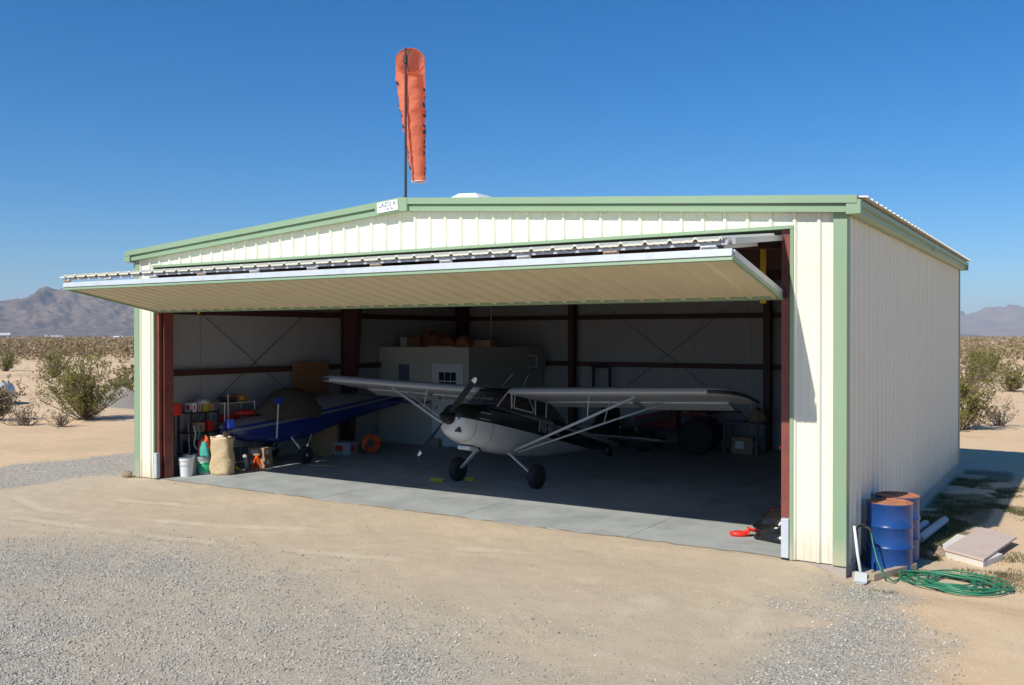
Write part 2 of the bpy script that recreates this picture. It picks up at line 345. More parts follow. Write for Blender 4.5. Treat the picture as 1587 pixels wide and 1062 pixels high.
def ground_material():
    m, n, l, b = _new('desert_ground')
    def attr(nm):
        a = n.new('ShaderNodeAttribute'); a.attribute_name = nm; return a.outputs['Fac']
    def noise(sc_, det=5, rough=.6):
        t = n.new('ShaderNodeTexNoise'); t.inputs['Scale'].default_value = sc_; t.inputs['Detail'].default_value = det; t.inputs['Roughness'].default_value = rough
        l.new(tc.outputs['Object'], t.inputs[0]); return t.outputs['Fac']
    def ramp(f, a, c):
        r = n.new('ShaderNodeMapRange'); r.inputs[1].default_value = a; r.inputs[2].default_value = c; l.new(f, r.inputs[0]); return r.outputs[0]
    def mix(f, a, c, bl='MIX'):
        x = n.new('ShaderNodeMix'); x.data_type = 'RGBA'; x.blend_type = bl
        if isinstance(f, float): x.inputs[0].default_value = f
        else: l.new(f, x.inputs[0])
        for i, q in ((6,a),(7,c)):
            if isinstance(q, tuple): x.inputs[i].default_value = q+(1,)
            else: l.new(q, x.inputs[i])
        return x.outputs[2]
    def math_(op, a, c):
        x = n.new('ShaderNodeMath'); x.operation = op; x.use_clamp = op == 'MULTIPLY'
        for i, q in enumerate((a, c)):
            if isinstance(q, (int, float)): x.inputs[i].default_value = q
            else: l.new(q, x.inputs[i])
        return x.outputs[0]
    tc = n.new('ShaderNodeTexCoord')
    big = noise(.55, 6); mid = noise(3.2, 6, .7); fine = noise(28, 5, .75); grit = noise(110, 3, .8)
    dirt = mix(ramp(mid, .35, .68), (.52,.41,.285), (.60,.49,.355))
    dirt = mix(ramp(big, .4, .7), dirt, (.50,.405,.30))
    dirt = mix(ramp(fine, .54, .72), dirt, (.40,.32,.23))
    dirt = mix(ramp(grit, .62, .75), dirt, (.30,.25,.19))
    litter = noise(.14, 6, .7)
    dirt = mix(math_('MULTIPLY', attr('track'), .45), dirt, (.60,.51,.38))
    des = mix(ramp(mid, .3, .7), (.65,.43,.25), (.75,.53,.335))
    des = mix(ramp(big, .42, .66), des, (.68,.51,.33))
    des = mix(ramp(litter, .50, .68), des, (.54,.39,.24))
    des = mix(ramp(fine, .6, .75), des, (.46,.33,.22))
    base = mix(attr('desert'), dirt, des)
    vor = n.new('ShaderNodeTexVoronoi'); vor.inputs['Scale'].default_value = 62; l.new(tc.outputs['Object'], vor.inputs['Vector'])
    gcol = n.new('ShaderNodeValToRGB'); cr = gcol.color_ramp
    for p, c in ((0.,(.19,.175,.15)),(.3,(.34,.315,.275)),(.6,(.455,.42,.36)),(.85,(.58,.54,.465))):
        e = cr.elements.new(p); e.color = c+(1,)
    cr.elements.remove(cr.elements[0]); cr.elements[-1].color = (.66,.62,.56,1)
    sep = n.new('ShaderNodeSeparateColor'); l.new(vor.outputs['Color'], sep.inputs[0]); l.new(sep.outputs[0], gcol.inputs[0])
    gsum = math_('ADD', attr('gravel'), math_('MULTIPLY', math_('SUBTRACT', fine, .5), 1.4))
    gm = ramp(gsum, .25, 1.1)
    gg = mix(ramp(mid, .42, .90), gcol.outputs[0], dirt)
    base = mix(gm, base, gg)
    gr = ramp(math_('ADD', attr('grass_shade'), math_('SUBTRACT', fine, .62)), .35, .8)
    base = mix(math_('MULTIPLY', gr, .85), base, (.155,.125,.07))  # brown soil tone, also paints the wall's shade onto the side strip
    l.new(base, b.inputs['Base Color']); b.inputs['Roughness'].default_value = .95; b.inputs['Specular IOR Level'].default_value = .15
    h1 = math_('MULTIPLY', math_('SUBTRACT', 1.0, vor.outputs['Distance']), gm)
    hh = math_('ADD', math_('ADD', math_('MULTIPLY', fine, .55), math_('MULTIPLY', grit, .25)), math_('ADD', math_('MULTIPLY', h1, .6), math_('MULTIPLY', mid, .8)))
    bp = n.new('ShaderNodeBump'); bp.inputs['Strength'].default_value = .75; bp.inputs['Distance'].default_value = .03
    l.new(hh, bp.inputs['Height']); l.new(bp.outputs[0], b.inputs['Normal'])
    return m
gme.materials.append(ground_material())
ground = bpy.data.objects.new('ground', gme); COL.objects.link(ground); tag(ground, kind='structure')

# ------------------------------------------------------------------ mountains
def mountain(name, azs, hts, dist, depth, seed, m, na=260, nt=70, cut=1.0, y0=-2.0):
    # azs in degrees left of +Y seen from the camera, hts crest heights in metres
    a = np.linspace(azs[0], azs[-1], na); t = np.linspace(0, 1, nt)
    A, T = np.meshgrid(a, t); H = np.interp(A, azs, hts)
    rad = dist+depth*(T-.62)*(1+0*A)
    X = camo.location.x-np.sin(np.radians(A))*rad; Y = camo.location.y+np.cos(np.radians(A))*rad
    u = np.radians(A)*dist
    prof = np.where(T < .62, (T/.62)**1.35, np.clip(1-((T-.62)/.38)**1.2, 0, 1))
    s = depth/6.
    wx = (fbm(u/s*.8, T*depth/s*.8, 3, seed+7)-.5)*1.2
    rid = 1-np.abs(2*fbm(u/s*1.9+wx, T*depth/s*.8+wx, 5, seed)-.95)*2.2
    rid2 = np.clip(1-np.abs(2*fbm(u/s*6+wx*2, T*depth/s*2.6, 4, seed+50)-.95)*2.4, 0, 1)
    top = H*(1+.10*(fbm(u/s*2.3, u*0, 4, seed+90)-.47))
    Z = y0+top*prof*(1-cut*.40*(1-np.clip(rid, 0, 1))*np.clip(1.25-T*1.1, .25, 1)-cut*.17*(1-rid2)*np.clip(1.5-T*1.3,.3,1))
    me = grid_mesh(name, X, Y, Z); me.materials.append(m)
    o = bpy.data.objects.new(name, me); COL.objects.link(o); tag(o, kind='structure'); return o
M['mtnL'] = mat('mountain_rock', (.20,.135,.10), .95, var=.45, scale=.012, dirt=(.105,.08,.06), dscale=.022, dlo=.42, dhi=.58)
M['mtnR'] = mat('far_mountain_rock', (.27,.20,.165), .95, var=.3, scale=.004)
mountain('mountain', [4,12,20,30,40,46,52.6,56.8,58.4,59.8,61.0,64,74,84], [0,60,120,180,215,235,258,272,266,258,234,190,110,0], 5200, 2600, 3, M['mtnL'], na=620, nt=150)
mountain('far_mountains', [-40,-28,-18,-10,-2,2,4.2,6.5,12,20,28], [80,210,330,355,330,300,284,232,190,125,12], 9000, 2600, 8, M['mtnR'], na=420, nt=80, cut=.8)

# ------------------------------------------------------------------ hangar
hg = thing('hangar', 'cream ribbed metal hangar with green trim and its front open', 'hangar')
PITCH, RIBPH = 0.3048, 13.53 % 0.3048
def rib_profile(a, b, ph=RIBPH, h=.032):
    """(u, out) points of a ribbed sheet from a to b"""
    P = [(a, 0)]
    k = math.floor((a-ph)/PITCH)-1
    while ph+k*PITCH < b+.2:
        c = ph+k*PITCH
        for du, o in ((-.036,0),(-.014,h),(.014,h),(.036,0),(.098,0),(.106,.005),(.118,.005),(.126,0),(.182,0),(.190,.005),(.202,.005),(.210,0)):
            u = c+du
            if a+1e-4 < u < b-1e-4: P.append((u, o))
        k += 1
    P.append((b, 0)); return P
def ribbed(prof, fn_lo, fn_hi):
    mb = MB(); lo = [fn_lo(u, o) for u, o in prof]; hi = [fn_hi(u, o) for u, o in prof]; n = len(prof)
    mb.add(lo+hi, [(i, i+1, n+i+1, n+i) for i in range(n-1)]); return mb
def front_sheet(a, b, zb, zt):
    ribbed(rib_profile(a, b), lambda u, o: (u, -o, zb), lambda u, o: (u, -o, zt(u))).build('wall_sheet', 'cream', hg)
ztop = lambda u: rake(u)+.04
front_sheet(.095, OL, 0, ztop); front_sheet(OR_, 13.72, 0, ztop)
x = OL
edges = [OL]+[OR_-.9144*k for k in range(14) if OR_-.9144*k > OL+.05][::-1]
for a, b in zip(edges[:-1], edges[1:]): front_sheet(a+.001, b-.001, OT, ztop)
def side_sheets(X, sgn, y0, y1):
    y = y0
    while y < y1-.02:
        e = min(y+.9144, y1)
        ribbed(rib_profile(y+.001, e-.001, .15), lambda u, o: (X+sgn*o, u, 0), lambda u, o: (X+sgn*o, u, HE+.05)).build('wall_sheet', 'cream', hg)
        y = e
side_sheets(W, 1, .1, D-.05); side_sheets(0, -1, .1, D-.05)
x = .05
while x < W-.1:
    e = min(x+.9144, W-.05)
    ribbed(rib_profile(x+.001, e-.001), lambda u, o: (u, D+o, 0), lambda u, o: (u, D+o, rake(u)+.03)).build('wall_sheet', 'cream', hg); x = e
# roof sheets, ribs running down the slope
zr = lambda xx: rake(xx)+.205
y = -.10
while y < D+.08:
    e = min(y+.9144, D+.10)
    pr = rib_profile(y+.001, e-.001, .02)
    ribbed(pr, lambda u, o: (W+.26, u, HE-(HR-HE)*(.26/XR)+.183+o), lambda u, o: (XR, u, HR+.183+o)).build('roof_sheet', 'roofw', hg)
    ribbed(pr, lambda u, o: (-.17, u, HE-(HR-HE)*(.17/XR)+.183+o), lambda u, o: (XR, u, HR+.185+o)).build('roof_sheet', 'roofw', hg)
    y = e
MB().prism([(-.22,.195),(0,.235),(.22,.195),(.22,.185),(0,.225),(-.22,.185)], -.02, D+.02, lambda p, t: (XR+p[0], t, HR+p[1]+.0)).build('ridge_cap', 'roofw', hg)
# rake trim on the gable: stepped fascia
FP = [(0,0),(-.085,0),(-.085,.088),(-.066,.092),(-.066,.104),(-.125,.108),(-.125,.205),(0,.205)]
def rake_trim(xa, xb, yy, sg):
    fn = lambda p, t: (t, yy+sg*p[0], rake(min(max(t,0),W))+p[1]-(HR-HE)/XR*(max(0,-t)+max(0,t-W)))
    return MB().prism(FP, xa, xb, fn).build('rake_trim', 'green', hg)
rake_trim(-.16, 6.44, -.04, 1); rake_trim(7.08, W+.16, -.04, 1)
rake_trim(-.16, XR, D+.04, -1); rake_trim(XR, W+.16, D+.04, -1)
pk = MB().add([(6.43,-.175,rake(6.43)-.004),(XR,-.175,HR-.004),(7.09,-.175,rake(7.09)-.004),(7.09,-.175,rake(7.09)+.209),(XR,-.175,HR+.212),(6.43,-.175,rake(6.43)+.209),
   (6.43,-.02,rake(6.43)-.004),(XR,-.02,HR-.004),(7.09,-.02,rake(7.09)-.004),(7.09,-.02,rake(7.09)+.209),(XR,-.02,HR+.212),(6.43,-.02,rake(6.43)+.209)],
   [(0,1,4,5),(1,2,3,4),(6,11,10,7),(7,10,9,8),(0,5,11,6),(2,8,9,3),(0,6,7,1),(1,7,8,2),(5,4,10,11),(4,3,9,10)]).build('peak_cap', 'green', hg)
MB().lathe([(.025,0),(.025,.03)], 8, (7.04,-.15,HR+.2)).build('bolt', 'dark', hg)
# gable sign
sg_ang = math.atan2(HR-HE, XR)
sg = MB().box(-.215,.215,-.012,0,-.085,.085).build('sign', 'sign', hg, loc=(6.70,-.178,rake(6.70)+.10), rot=(0,-sg_ang,0))
mw = Matrix.Translation((0,-.0135,.028)) @ Matrix.Rotation(math.pi/2,4,'X')
text_mesh('LAZO R', .105, 'lettering', 'ink', sg, mw)
mw = Matrix.Translation((.05,-.0135,-.045)) @ Matrix.Rotation(math.pi/2,4,'X')
text_mesh('rdl  Bo', .055, 'lettering', 'ink', sg, mw)
# eave gutters
for X, s in ((W,1),(0,-1)):
    MB().prism([(0,-.005),(.06,-.005),(.10,.02),(.10,.07),(.085,.075),(.085,.09),(.15,.10),(.15,.145),(.165,.145),(.165,.085),(.115,.075),(.115,.012),(.065,-.02),(0,-.02)], -.035, D+.04, lambda p, t: (X+s*(p[0]+.034), t, HE+p[1]-.012)).build('gutter', 'green', hg)
    MB().box(min(X+s*.03,X+s*.20), max(X+s*.03,X+s*.20), -.155, -.036, HE-.03, HE+.14).build('gutter_end', 'green', hg)
    MB().box(min(X+s*.03,X+s*.20), max(X+s*.03,X+s*.20), D+.042, D+.15, HE-.03, HE+.14).build('gutter_end', 'green', hg)
MB().box(W+.145, W+.205, D*.55, D*.55+.05, HE+.0, HE+.135).build('gutter_joint', 'galv', hg)
# corner trims
MB().prism([(13.71,-.045),(13.868,-.045),(13.868,.13),(13.855,.13),(13.855,-.032),(13.71,-.032)], 0, HE+.03, lambda p, t: (p[0]+.005*(p[0]>13.8), p[1], t)).build('corner_trim', 'green', hg)
MB().prism([(-.045,-.045),(.11,-.045),(.11,-.032),(-.032,-.032),(-.032,.13),(-.045,.13)], 0, HE+.03, lambda p, t: (p[0], p[1], t)).build('corner_trim', 'green', hg)
MB().box(W-.06,W+.045,D-.06,D+.045,0,HE+.02).build('corner_trim', 'green', hg)
MB().box(-.045,.06,D-.06,D+.045,0,HE+.02).build('corner_trim', 'green', hg)
# opening trims
MB().box(OL-.03,OR_+.03,-.055,.03,OT-.035,OT+.008).build('header_trim', 'green', hg)
MB().box(OR_-.012,OR_+.03,-.05,.03,.0,OT-.036).build('jamb_trim', 'green', hg)
MB().box(OL-.03,OL+.008,-.05,.03,.0,OT-.036).build('jamb_trim', 'green', hg)
# drip trim at the foot of the sheets and stem wall
MB().box(W-.22,W+.012,-.018,D+.02,-.55,-.012).build('stem_wall', 'stem', hg)
MB().box(-.012,.2,-.018,D+.02,-.5,-.012).build('stem_wall', 'stem', hg)
MB().box(13.2,W-.221,-.016,.14,-.5,-.013).build('stem_wall', 'stem', hg)
MB().box(.22,W-.24,D-.2,D+.018,-.5,-.012).build('stem_wall', 'stem', hg)
MB().box(W+.0,W+.036,.131,D-.061,-.014,.008).build('base_trim', 'galv', hg)
# roof vent
vt = MB(); vr = [[(7.12+i,.70+i*.9,5.11),(7.88-i,.70+i*.9,5.05),(7.88-i,1.4-i*.9,5.05),(7.12+i,1.4-i*.9,5.11)] for i in (0,)]
vt.loft([[(7.25,.7,5.02),(7.92,.7,5.02),(7.92,1.4,5.02),(7.25,1.4,5.02)],[(7.25,.7,5.15),(7.92,.7,5.11),(7.92,1.4,5.11),(7.25,1.4,5.15)],[(7.38,.85,5.255),(7.72,.85,5.235),(7.72,1.3,5.235),(7.38,1.3,5.255)]]).build('roof_vent', 'vent', hg, bevel=.02)
# insulation lining inside
def panel(name, quads, m='insul'):
    mb = MB()
    for q in quads: mb.add(q, [tuple(range(len(q)))])
    return mb.build(name, m, hg)
LW, RW, BW = .055, W-.055, D-.055
ys = [.06]+[1.52*k for k in range(1,8)]+[BW]
for a, b in zip(ys[:-1], ys[1:]):
    panel('lining', [[(LW,a+.004,0),(LW,b-.004,0),(LW,b-.004,HE+.1),(LW,a+.004,HE+.1)]])
    panel('lining', [[(RW,a+.004,0),(RW,b-.004,0),(RW,b-.004,HE+.1),(RW,a+.004,HE+.1)]])
    panel('ceiling_lining', [[(LW,a+.004,rake(LW)+.13),(XR,a+.004,HR+.13),(XR,b-.004,HR+.13),(LW,b-.004,rake(LW)+.13)]], 'ceil')
    panel('ceiling_lining', [[(RW,a+.004,rake(RW)+.13),(XR,a+.004,HR+.13),(XR,b-.004,HR+.13),(RW,b-.004,rake(RW)+.13)]], 'ceil')
xs = [LW]+[1.52*k for k in range(1,9)]+[RW]
for a, b in zip(xs[:-1], xs[1:]):
    panel('lining', [[(a+.004,BW,0),(b-.004,BW,0),(b-.004,BW,rake(b)+.1),(a+.004,BW,rake(a)+.1)]])
panel('lining', [[(OL,.06,OT),(XR,.06,OT),(XR,.06,HR+.1),(OL,.06,rake(OL)+.1)],[(XR,.06,OT),(OR_,.06,OT),(OR_,.06,rake(OR_)+.1),(XR,.06,HR+.1)]])
panel('lining', [[(LW,.06,0),(OL,.06,0),(OL,.06,rake(OL)+.1),(LW,.06,rake(LW)+.1)],[(OR_,.06,0),(RW,.06,0),(RW,.06,rake(RW)+.1),(OR_,.06,rake(OR_)+.1)]])
# steel frame
def cee_girt(p, q, name='girt'):
    return MB().beam(p, q, .12, .13).build(name, 'dkred', hg)
for z in (2.07, 3.37):
    cee_girt((.125,.25,z), (.125,D-.15,z)); cee_girt((W-.125,.25,z), (W-.125,D-.15,z)); cee_girt((.2,D-.125,z), (W-.2,D-.125,z))
def icol(x, y, wd, dp_lo, dp_hi, h, along='x', sg=1, fl=.02, m='dkred'):
    mb = MB()
    # outer flange at the wall, tapered web, inner flange
    def bx(u0, u1, v0, v1, z0, z1, u0t=None, u1t=None):
        u0t = u0 if u0t is None else u0t; u1t = u1 if u1t is None else u1t
        c = lambda u, v, z: (x+sg*u, y+v, z) if along == 'x' else (x+v, y+sg*u, z)
        mb.add([c(u0,v0,z0),c(u1,v0,z0),c(u1,v1,z0),c(u0,v1,z0),c(u0t,v0,z1),c(u1t,v0,z1),c(u1t,v1,z1),c(u0t,v1,z1)],
               [(0,3,2,1),(4,5,6,7),(0,1,5,4),(1,2,6,5),(2,3,7,6),(3,0,4,7)])
    bx(0, fl, -wd/2, wd/2, 0, h); bx(fl, dp_lo-fl, -.006, .006, 0, h, fl, dp_hi-fl)
    bx(dp_lo-fl, dp_lo, -wd/2, wd/2, 0, h, dp_hi-fl, dp_hi)
    return mb.build('column', m, hg)
icol(.19, 5.9, .2, .28, .62, HE-.05); icol(W-.19, 5.9, .2, .28, .62, HE-.05, sg=-1)
icol(.19, D-.35, .2, .25, .4, HE-.05); icol(W-.19, D-.35, .2, .25, .4, HE-.05, sg=-1)
for xx in (4.09, 9.6): icol(xx, D-.19, .17, .2, .2, rake(xx)-.1, along='y', sg=-1)
# front jamb columns beside the door
icol(.59, .20, .22, .13, .13, HE-.03, along='x', m='redox'); icol(13.185, .20, .22, .13, .13, HE-.03, along='x', sg=-1, m='redox')
MB().box(OL+.009,OL+.085,.01,.068,.001,OT-.04).build('door_guide', 'redox', hg)
MB().box(OR_-.135,OR_-.013,.01,.068,.001,OT-.04).build('door_guide', 'redox', hg)
MB().box(OR_-.115,OR_-.018,-.075,.008,.02,.52).build('post_guard', 'ltgrey', hg, bevel=.008)
MB().box(OL+.014,OL+.11,-.075,.008,.02,.52).build('post_guard', 'ltgrey', hg, bevel=.008)
MB().box(OR_-.11,OR_-.02,-.08,.0,.002,.019).build('guard_foot', 'black', hg)
# rafters and purlins
for yy in (.35, 5.9, D-.35):
    for s in (0, 1):
        xa = .3 if s == 0 else W-.3
        MB().beam((xa,yy,rake(xa)-.22), (XR,yy,HR-.16), .2, .45).build('rafter', 'dkred', hg)
for k in range(9):
    xx = .5+k*(W-1)/8
    MB().beam((xx,.1,rake(xx)+.045), (xx,D-.1,rake(xx)+.045), .07, .16).build('purlin', 'dkred', hg)
MB().box(OL+.02,OR_-.02,.034,.046,4.06,OT-.03).build('light_block_strip', 'black', hg)  # added strip, blocks the sun through the header gap and keeps it dark
MB().box(OL+.1,OR_-.1,.09,.22,OT+.02,OT+.26).build('header_beam', 'dkred', hg)
# brace cables on the walls
for p, q in (((LW+.03,.3,.3),(LW+.03,5.8,4.2)),((LW+.03,5.8,.3),(LW+.03,.3,4.2))):
    MB().tube([p,q], .006, 5).build('brace_cable', 'dark', hg)
for p, q in (((4.2,BW-.03,.4),(9.5,BW-.03,4.3)),((9.5,BW-.03,.4),(4.2,BW-.03,4.3))):
    MB().tube([p,q], .006, 5).build('brace_cable', 'dark', hg)
MB().box(12.55,12.63,.75,.757,3.3,4.7).build('lift_strap', 'yellow', hg)
MB().box(.9,.98,.75,.757,3.3,4.7).build('lift_strap', 'yellow', hg)
MB().tube([(.62+0,.62,4.55),(W-.7,.62,4.55)], .05, 10).build('drive_shaft', 'galv', hg)

# ---- bifold door
DXL, DXR = .64, 13.09
def leaf(P0, P1):
    P0 = Vector((0,)+P0); P1 = Vector((0,)+P1); L = (P1-P0).length; d = (P1-P0)/L; nrm = Vector((0,-d.z,d.y))
    if nrm.z < 0: nrm = -nrm
    def at(x, s, t): return tuple(Vector((x,0,0))+P0+d*s+nrm*t)
    def bx(mb, x0, x1, s0, s1, t0, t1):
        return mb.add([at(x0,s0,t0),at(x1,s0,t0),at(x1,s1,t0),at(x0,s1,t0),at(x0,s0,t1),at(x1,s0,t1),at(x1,s1,t1),at(x0,s1,t1)],
                      [(0,3,2,1),(4,5,6,7),(0,1,5,4),(1,2,6,5),(2,3,7,6),(3,0,4,7)])
    return L, at, bx
L, at, bx = leaf((.0,3.345), (-2.0,3.735))
mb = MB()
for s in (.05, .7, 1.35): bx(mb, DXL+.04, DXR-.04, s, s+.07, .012, .075)
for k in range(11): xx = DXL+.05+k*(DXR-DXL-.16)/10; bx(mb, xx, xx+.06, .121, L-.08, .013, .074)
low = mb.build('lower_door_leaf', 'galv', hg)
xx = DXL+.03
while xx < DXR-.05:
    e = min(xx+.9144, DXR-.03)
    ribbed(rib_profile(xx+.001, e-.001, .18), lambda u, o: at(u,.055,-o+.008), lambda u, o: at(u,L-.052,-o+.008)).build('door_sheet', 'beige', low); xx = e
bx(MB(), DXL+.004, DXR-.004, L-.05, L-.004, -.048, -.006).build('edge_trim', 'green', low)
bx(MB(), DXL+.01, DXR-.01, L-.05, L+.014, -.004, .078).build('edge_tube', 'ltgrey', low)
bx(MB(), DXL, DXR, -.01, .052, -.03, .05).build('edge_trim', 'green', low)
for xa in (DXL, DXR-.028): bx(MB(), xa, xa+.028, .054, L-.022, -.04, .012).build('edge_trim', 'green', low)
for xa in (DXL+.002, DXR-.034): bx(MB(), xa, xa+.032, .054, L-.062, .014, .085).build('edge_tube', 'galv', low)
for xa in (DXL-.03, DXR+.002): bx(MB(), xa, xa+.03, .0, .07, -.01, .06).build('guide_roller', 'dark', low)
zh = at(0,L,.1)
Lu, atu, bxu = leaf((.0,4.085), (-2.0,3.868))
mb = MB()
for s in (.0, .65, 1.3): bxu(mb, DXL+.02, DXR-.05, s, s+.07, 0, .055)
for k in range(11): xx = DXL+.05+k*(DXR-DXL-.16)/10; bxu(mb, xx, xx+.06, .071, Lu-.11, .001, .054)
upl = mb.build('upper_door_leaf', 'galv', hg)
xx = DXL-.02
while xx < DXR-.12:
    e = min(xx+.9144, DXR-.10)
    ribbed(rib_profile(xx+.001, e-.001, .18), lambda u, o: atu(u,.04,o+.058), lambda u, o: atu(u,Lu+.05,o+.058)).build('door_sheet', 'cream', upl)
    ribbed(rib_profile(xx+.001, e-.001, .18), lambda u, o: atu(u,Lu+.049,o+.034), lambda u, o: atu(u,Lu+.0505,o+.057)).build('sheet_lip', 'cream', upl)
    ribbed(rib_profile(xx+.001, e-.001, .18), lambda u, o: atu(u,Lu-.06,o+.048), lambda u, o: atu(u,Lu+.048,o+.048)).build('sheet_lining', 'ltgrey', upl); xx = e
bxu(MB(), DXL+.02, DXR-.06, Lu-.10, Lu-.03, -.005, .046).build('edge_tube', 'galv', upl)
mb = bxu(MB(), DXL+.02, DXR-.06, Lu-.028, Lu+.006, -.012, .014)
k = math.floor(DXL/PITCH)+1
while .18+k*PITCH < DXR-.1:
    c = .18+k*PITCH-.15
    if c > DXL+.05: bxu(mb, c-.025, c+.025, Lu-.028, Lu+.005, .0145, .034)
    k += 1
mb.build('edge_angle', 'ltgrey', upl)
bxu(MB(), DXR-.055, DXR-.01, .0, Lu-.12, -.01, .06).build('end_tube', 'galv', upl)
for k in range(11):
    xx = DXL+.12+k*(DXR-DXL-.4)/10
    y0, z0 = zh[1], zh[2]
    mb = MB().box(xx-.10,xx+.10,y0-.012,y0-.004,z0-.035,z0+.05); mb.tube([(xx-.09,y0-.022,z0+.012),(xx+.09,y0-.022,z0+.012)], .014, 8)
    h = mb.build('hinge', 'ltgrey' if k % 3 else 'rust', low)
    if k % 3: MB().box(xx-.035,xx+.04,y0-.0165,y0-.0125,z0-.08,z0+.02).build('rust_stain', 'rust', h)
bxu(MB(), DXR-.25, DXR-.19, .5, Lu-.25, -.06, -.011).build('lift_arm', 'galv', upl)

# ------------------------------------------------------------------ concrete floor
fl = tag(MB().box(.05,W-.05,.02,D-.05,-.28,-.03).build('concrete_floor', 'stem'), kind='structure')
jx = [.02,1.98,4.95,7.90,10.85,W-.02]; jy = [-.0,3.05,6.1,9.15,D-.02]
for i in range(5):
    for j in range(4):
        x0, x1 = jx[i]+.005, jx[i+1]-.005
        if j == 0 and i == 0: x0 = OL-.02
        y0, y1 = jy[j]+(.005 if j else 0), jy[j+1]-.005
        if j == 0 and i == 4: MB().box(x0,13.19,y0,.1,-.2,0).box(x0,x1,.1001,y1,-.03,0).build('slab', 'conc', fl)
        else: MB().box(x0,x1,y0,y1,-.2 if j == 0 else -.03,0).build('slab', 'conc', fl, bevel=.004)

# ------------------------------------------------------------------ office room inside
of = thing('office_room', 'beige boxed-in office room with paned door in the hangar corner', 'room', (.1,7.4,0))
MB().box(0,2.95,0,.1,0,2.5).box(2.85,2.95,.1001,3.7,0,2.5).box(0,2.95,.001,3.7,2.5001,2.56).build('wall', 'roomw', of)
MB().box(2.86,2.965,-.015,.085,0,2.5).build('corner_board', 'roomw', of)
for k in range(9): MB().box(0,2.85,-.008,0,.2+k*.25,.206+k*.25).build('siding_joint', 'roomw', of)
dr = MB().box(1.9,2.72,-.03,-.001,.02,2.06).build('door', 'white', of)
MB().box(1.82,1.9,-.04,-.001,0,2.14).box(2.72,2.8,-.04,-.001,0,2.14).box(1.9,2.72,-.04,-.001,2.06,2.14).build('door_frame', 'white', of)
for i in range(3):
    for j in range(3): MB().box(2.04+i*.185,2.04+i*.185+.165,-.036,-.031,1.22+j*.24,1.22+j*.24+.215).build('pane', 'glassdk', dr)
MB().sphere((1.98,-.06,1.0),.03).build('door_knob','galv',dr,smooth=True)
ac = MB().box(2.95,3.25,2.9,3.4,1.95,2.33).build('air_conditioner', 'greyp', of, bevel=.01)
for k in range(5): MB().box(2.98+k*.05,3.0+k*.05,2.888,2.899,2.0,2.28).build('grille_slat', 'dark', ac)
MB().tube([(2.45,1.8,2.56),(2.45,1.8,4.4)], .012, 6).build('conduit', 'white', of)

# ------------------------------------------------------------------ windsock on the gable
ws = thing('windsock', 'limp orange windsock with dark lettering on a thin pole above gable', 'windsock', (6.93,-.0,5.12))
MB().tube([(0,0,-.1),(0,0,2.42)], [.022,.018], 8).build('pole', 'dark', ws)
MB().tube([(0,0,2.18),(0,0,2.30)], .034, 8).build('swivel', 'dark', ws)
rings = []; NS = 28
spec = [(.075,.06,2.10,.232,74),(.075,.12,2.04,.236,58),(.075,.17,1.95,.238,40),(.08,.20,1.85,.244,24),(.085,.21,1.74,.222,8),(.09,.20,1.62,.226,2)]
spec += [(.095+.12*t, .20-.03*t, 1.56-1.28*t, .222-.112*t, 0) for t in np.linspace(.06,1,16)]
spec = [(a_, b_, .28+(c_-.28)*1.075, d_, e_) for a_, b_, c_, d_, e_ in spec]
SR = Matrix.Rotation(R(37),3,'Z')
for i, (cx, cy, cz, r, tilt) in enumerate(spec):
    rg = []
    for k in range(NS):
        a = 2*math.pi*k/NS; wr = 1+.05*math.sin(3*a+i*1.7)*(i > 2)+.045*math.sin(4*a-i*2.6)*(i > 3)+.02*math.sin(7*a+i*4.1)*(i > 3)+(.04*math.sin(i*1.9) if i > 4 else 0)
        px, pz = r*math.cos(a)*wr, r*math.sin(a)*wr*(.88 if i else 1)
        # local ring plane: horizontal when tilt=0, vertical facing -y when tilt=90
        t = R(tilt); rg.append(tuple(SR @ Vector((cx+px, cy+pz*math.cos(t), cz+pz*math.sin(t)))))
    rings.append(rg)
sk = MB().loft(rings, cap=False).build('sock', 'sock', ws, smooth=True)
MB().tube(rings[0]+[rings[0][0]], .010, 6).build('mouth_ring', 'ocloth', sk)
MB().tube(rings[-1]+[rings[-1][0]], .008, 6).build('hem', 'white', sk)
for k in (7, 21): MB().tube([(0,0,2.22), rings[0][k]], .006, 5).build('spoke', 'dark', ws)
# lettering along both flanks of the cloth, letter strokes as cloth-hugging patches
for side, ks in ((0, (25,26,27)), (14, (14,15))):
    mb = MB(); random.seed(3+side)
    for i in range(3, len(rings)-2):
        if random.random() < .24: continue
        for kk in ks:
            if random.random() < .42: continue
            q = []
            fr = (random.uniform(.05,.3), random.uniform(.6,.95))
            for (ii, k2, f) in ((i,kk,fr[0]),(i,kk+1,fr[0]),(i,kk+1,fr[1]),(i,kk,fr[1])):
                A = Vector(rings[ii][k2 % NS]).lerp(Vector(rings[ii+1][k2 % NS]), f); c = SR @ Vector((spec[ii][0], spec[ii][1], 0)); c.z = A.z
                q.append(A+(A-c).normalized()*.006)
            mb.add(q, [(0,1,2,3)])
    tag(mb.build('lettering', 'navy', sk), kind='stuff')

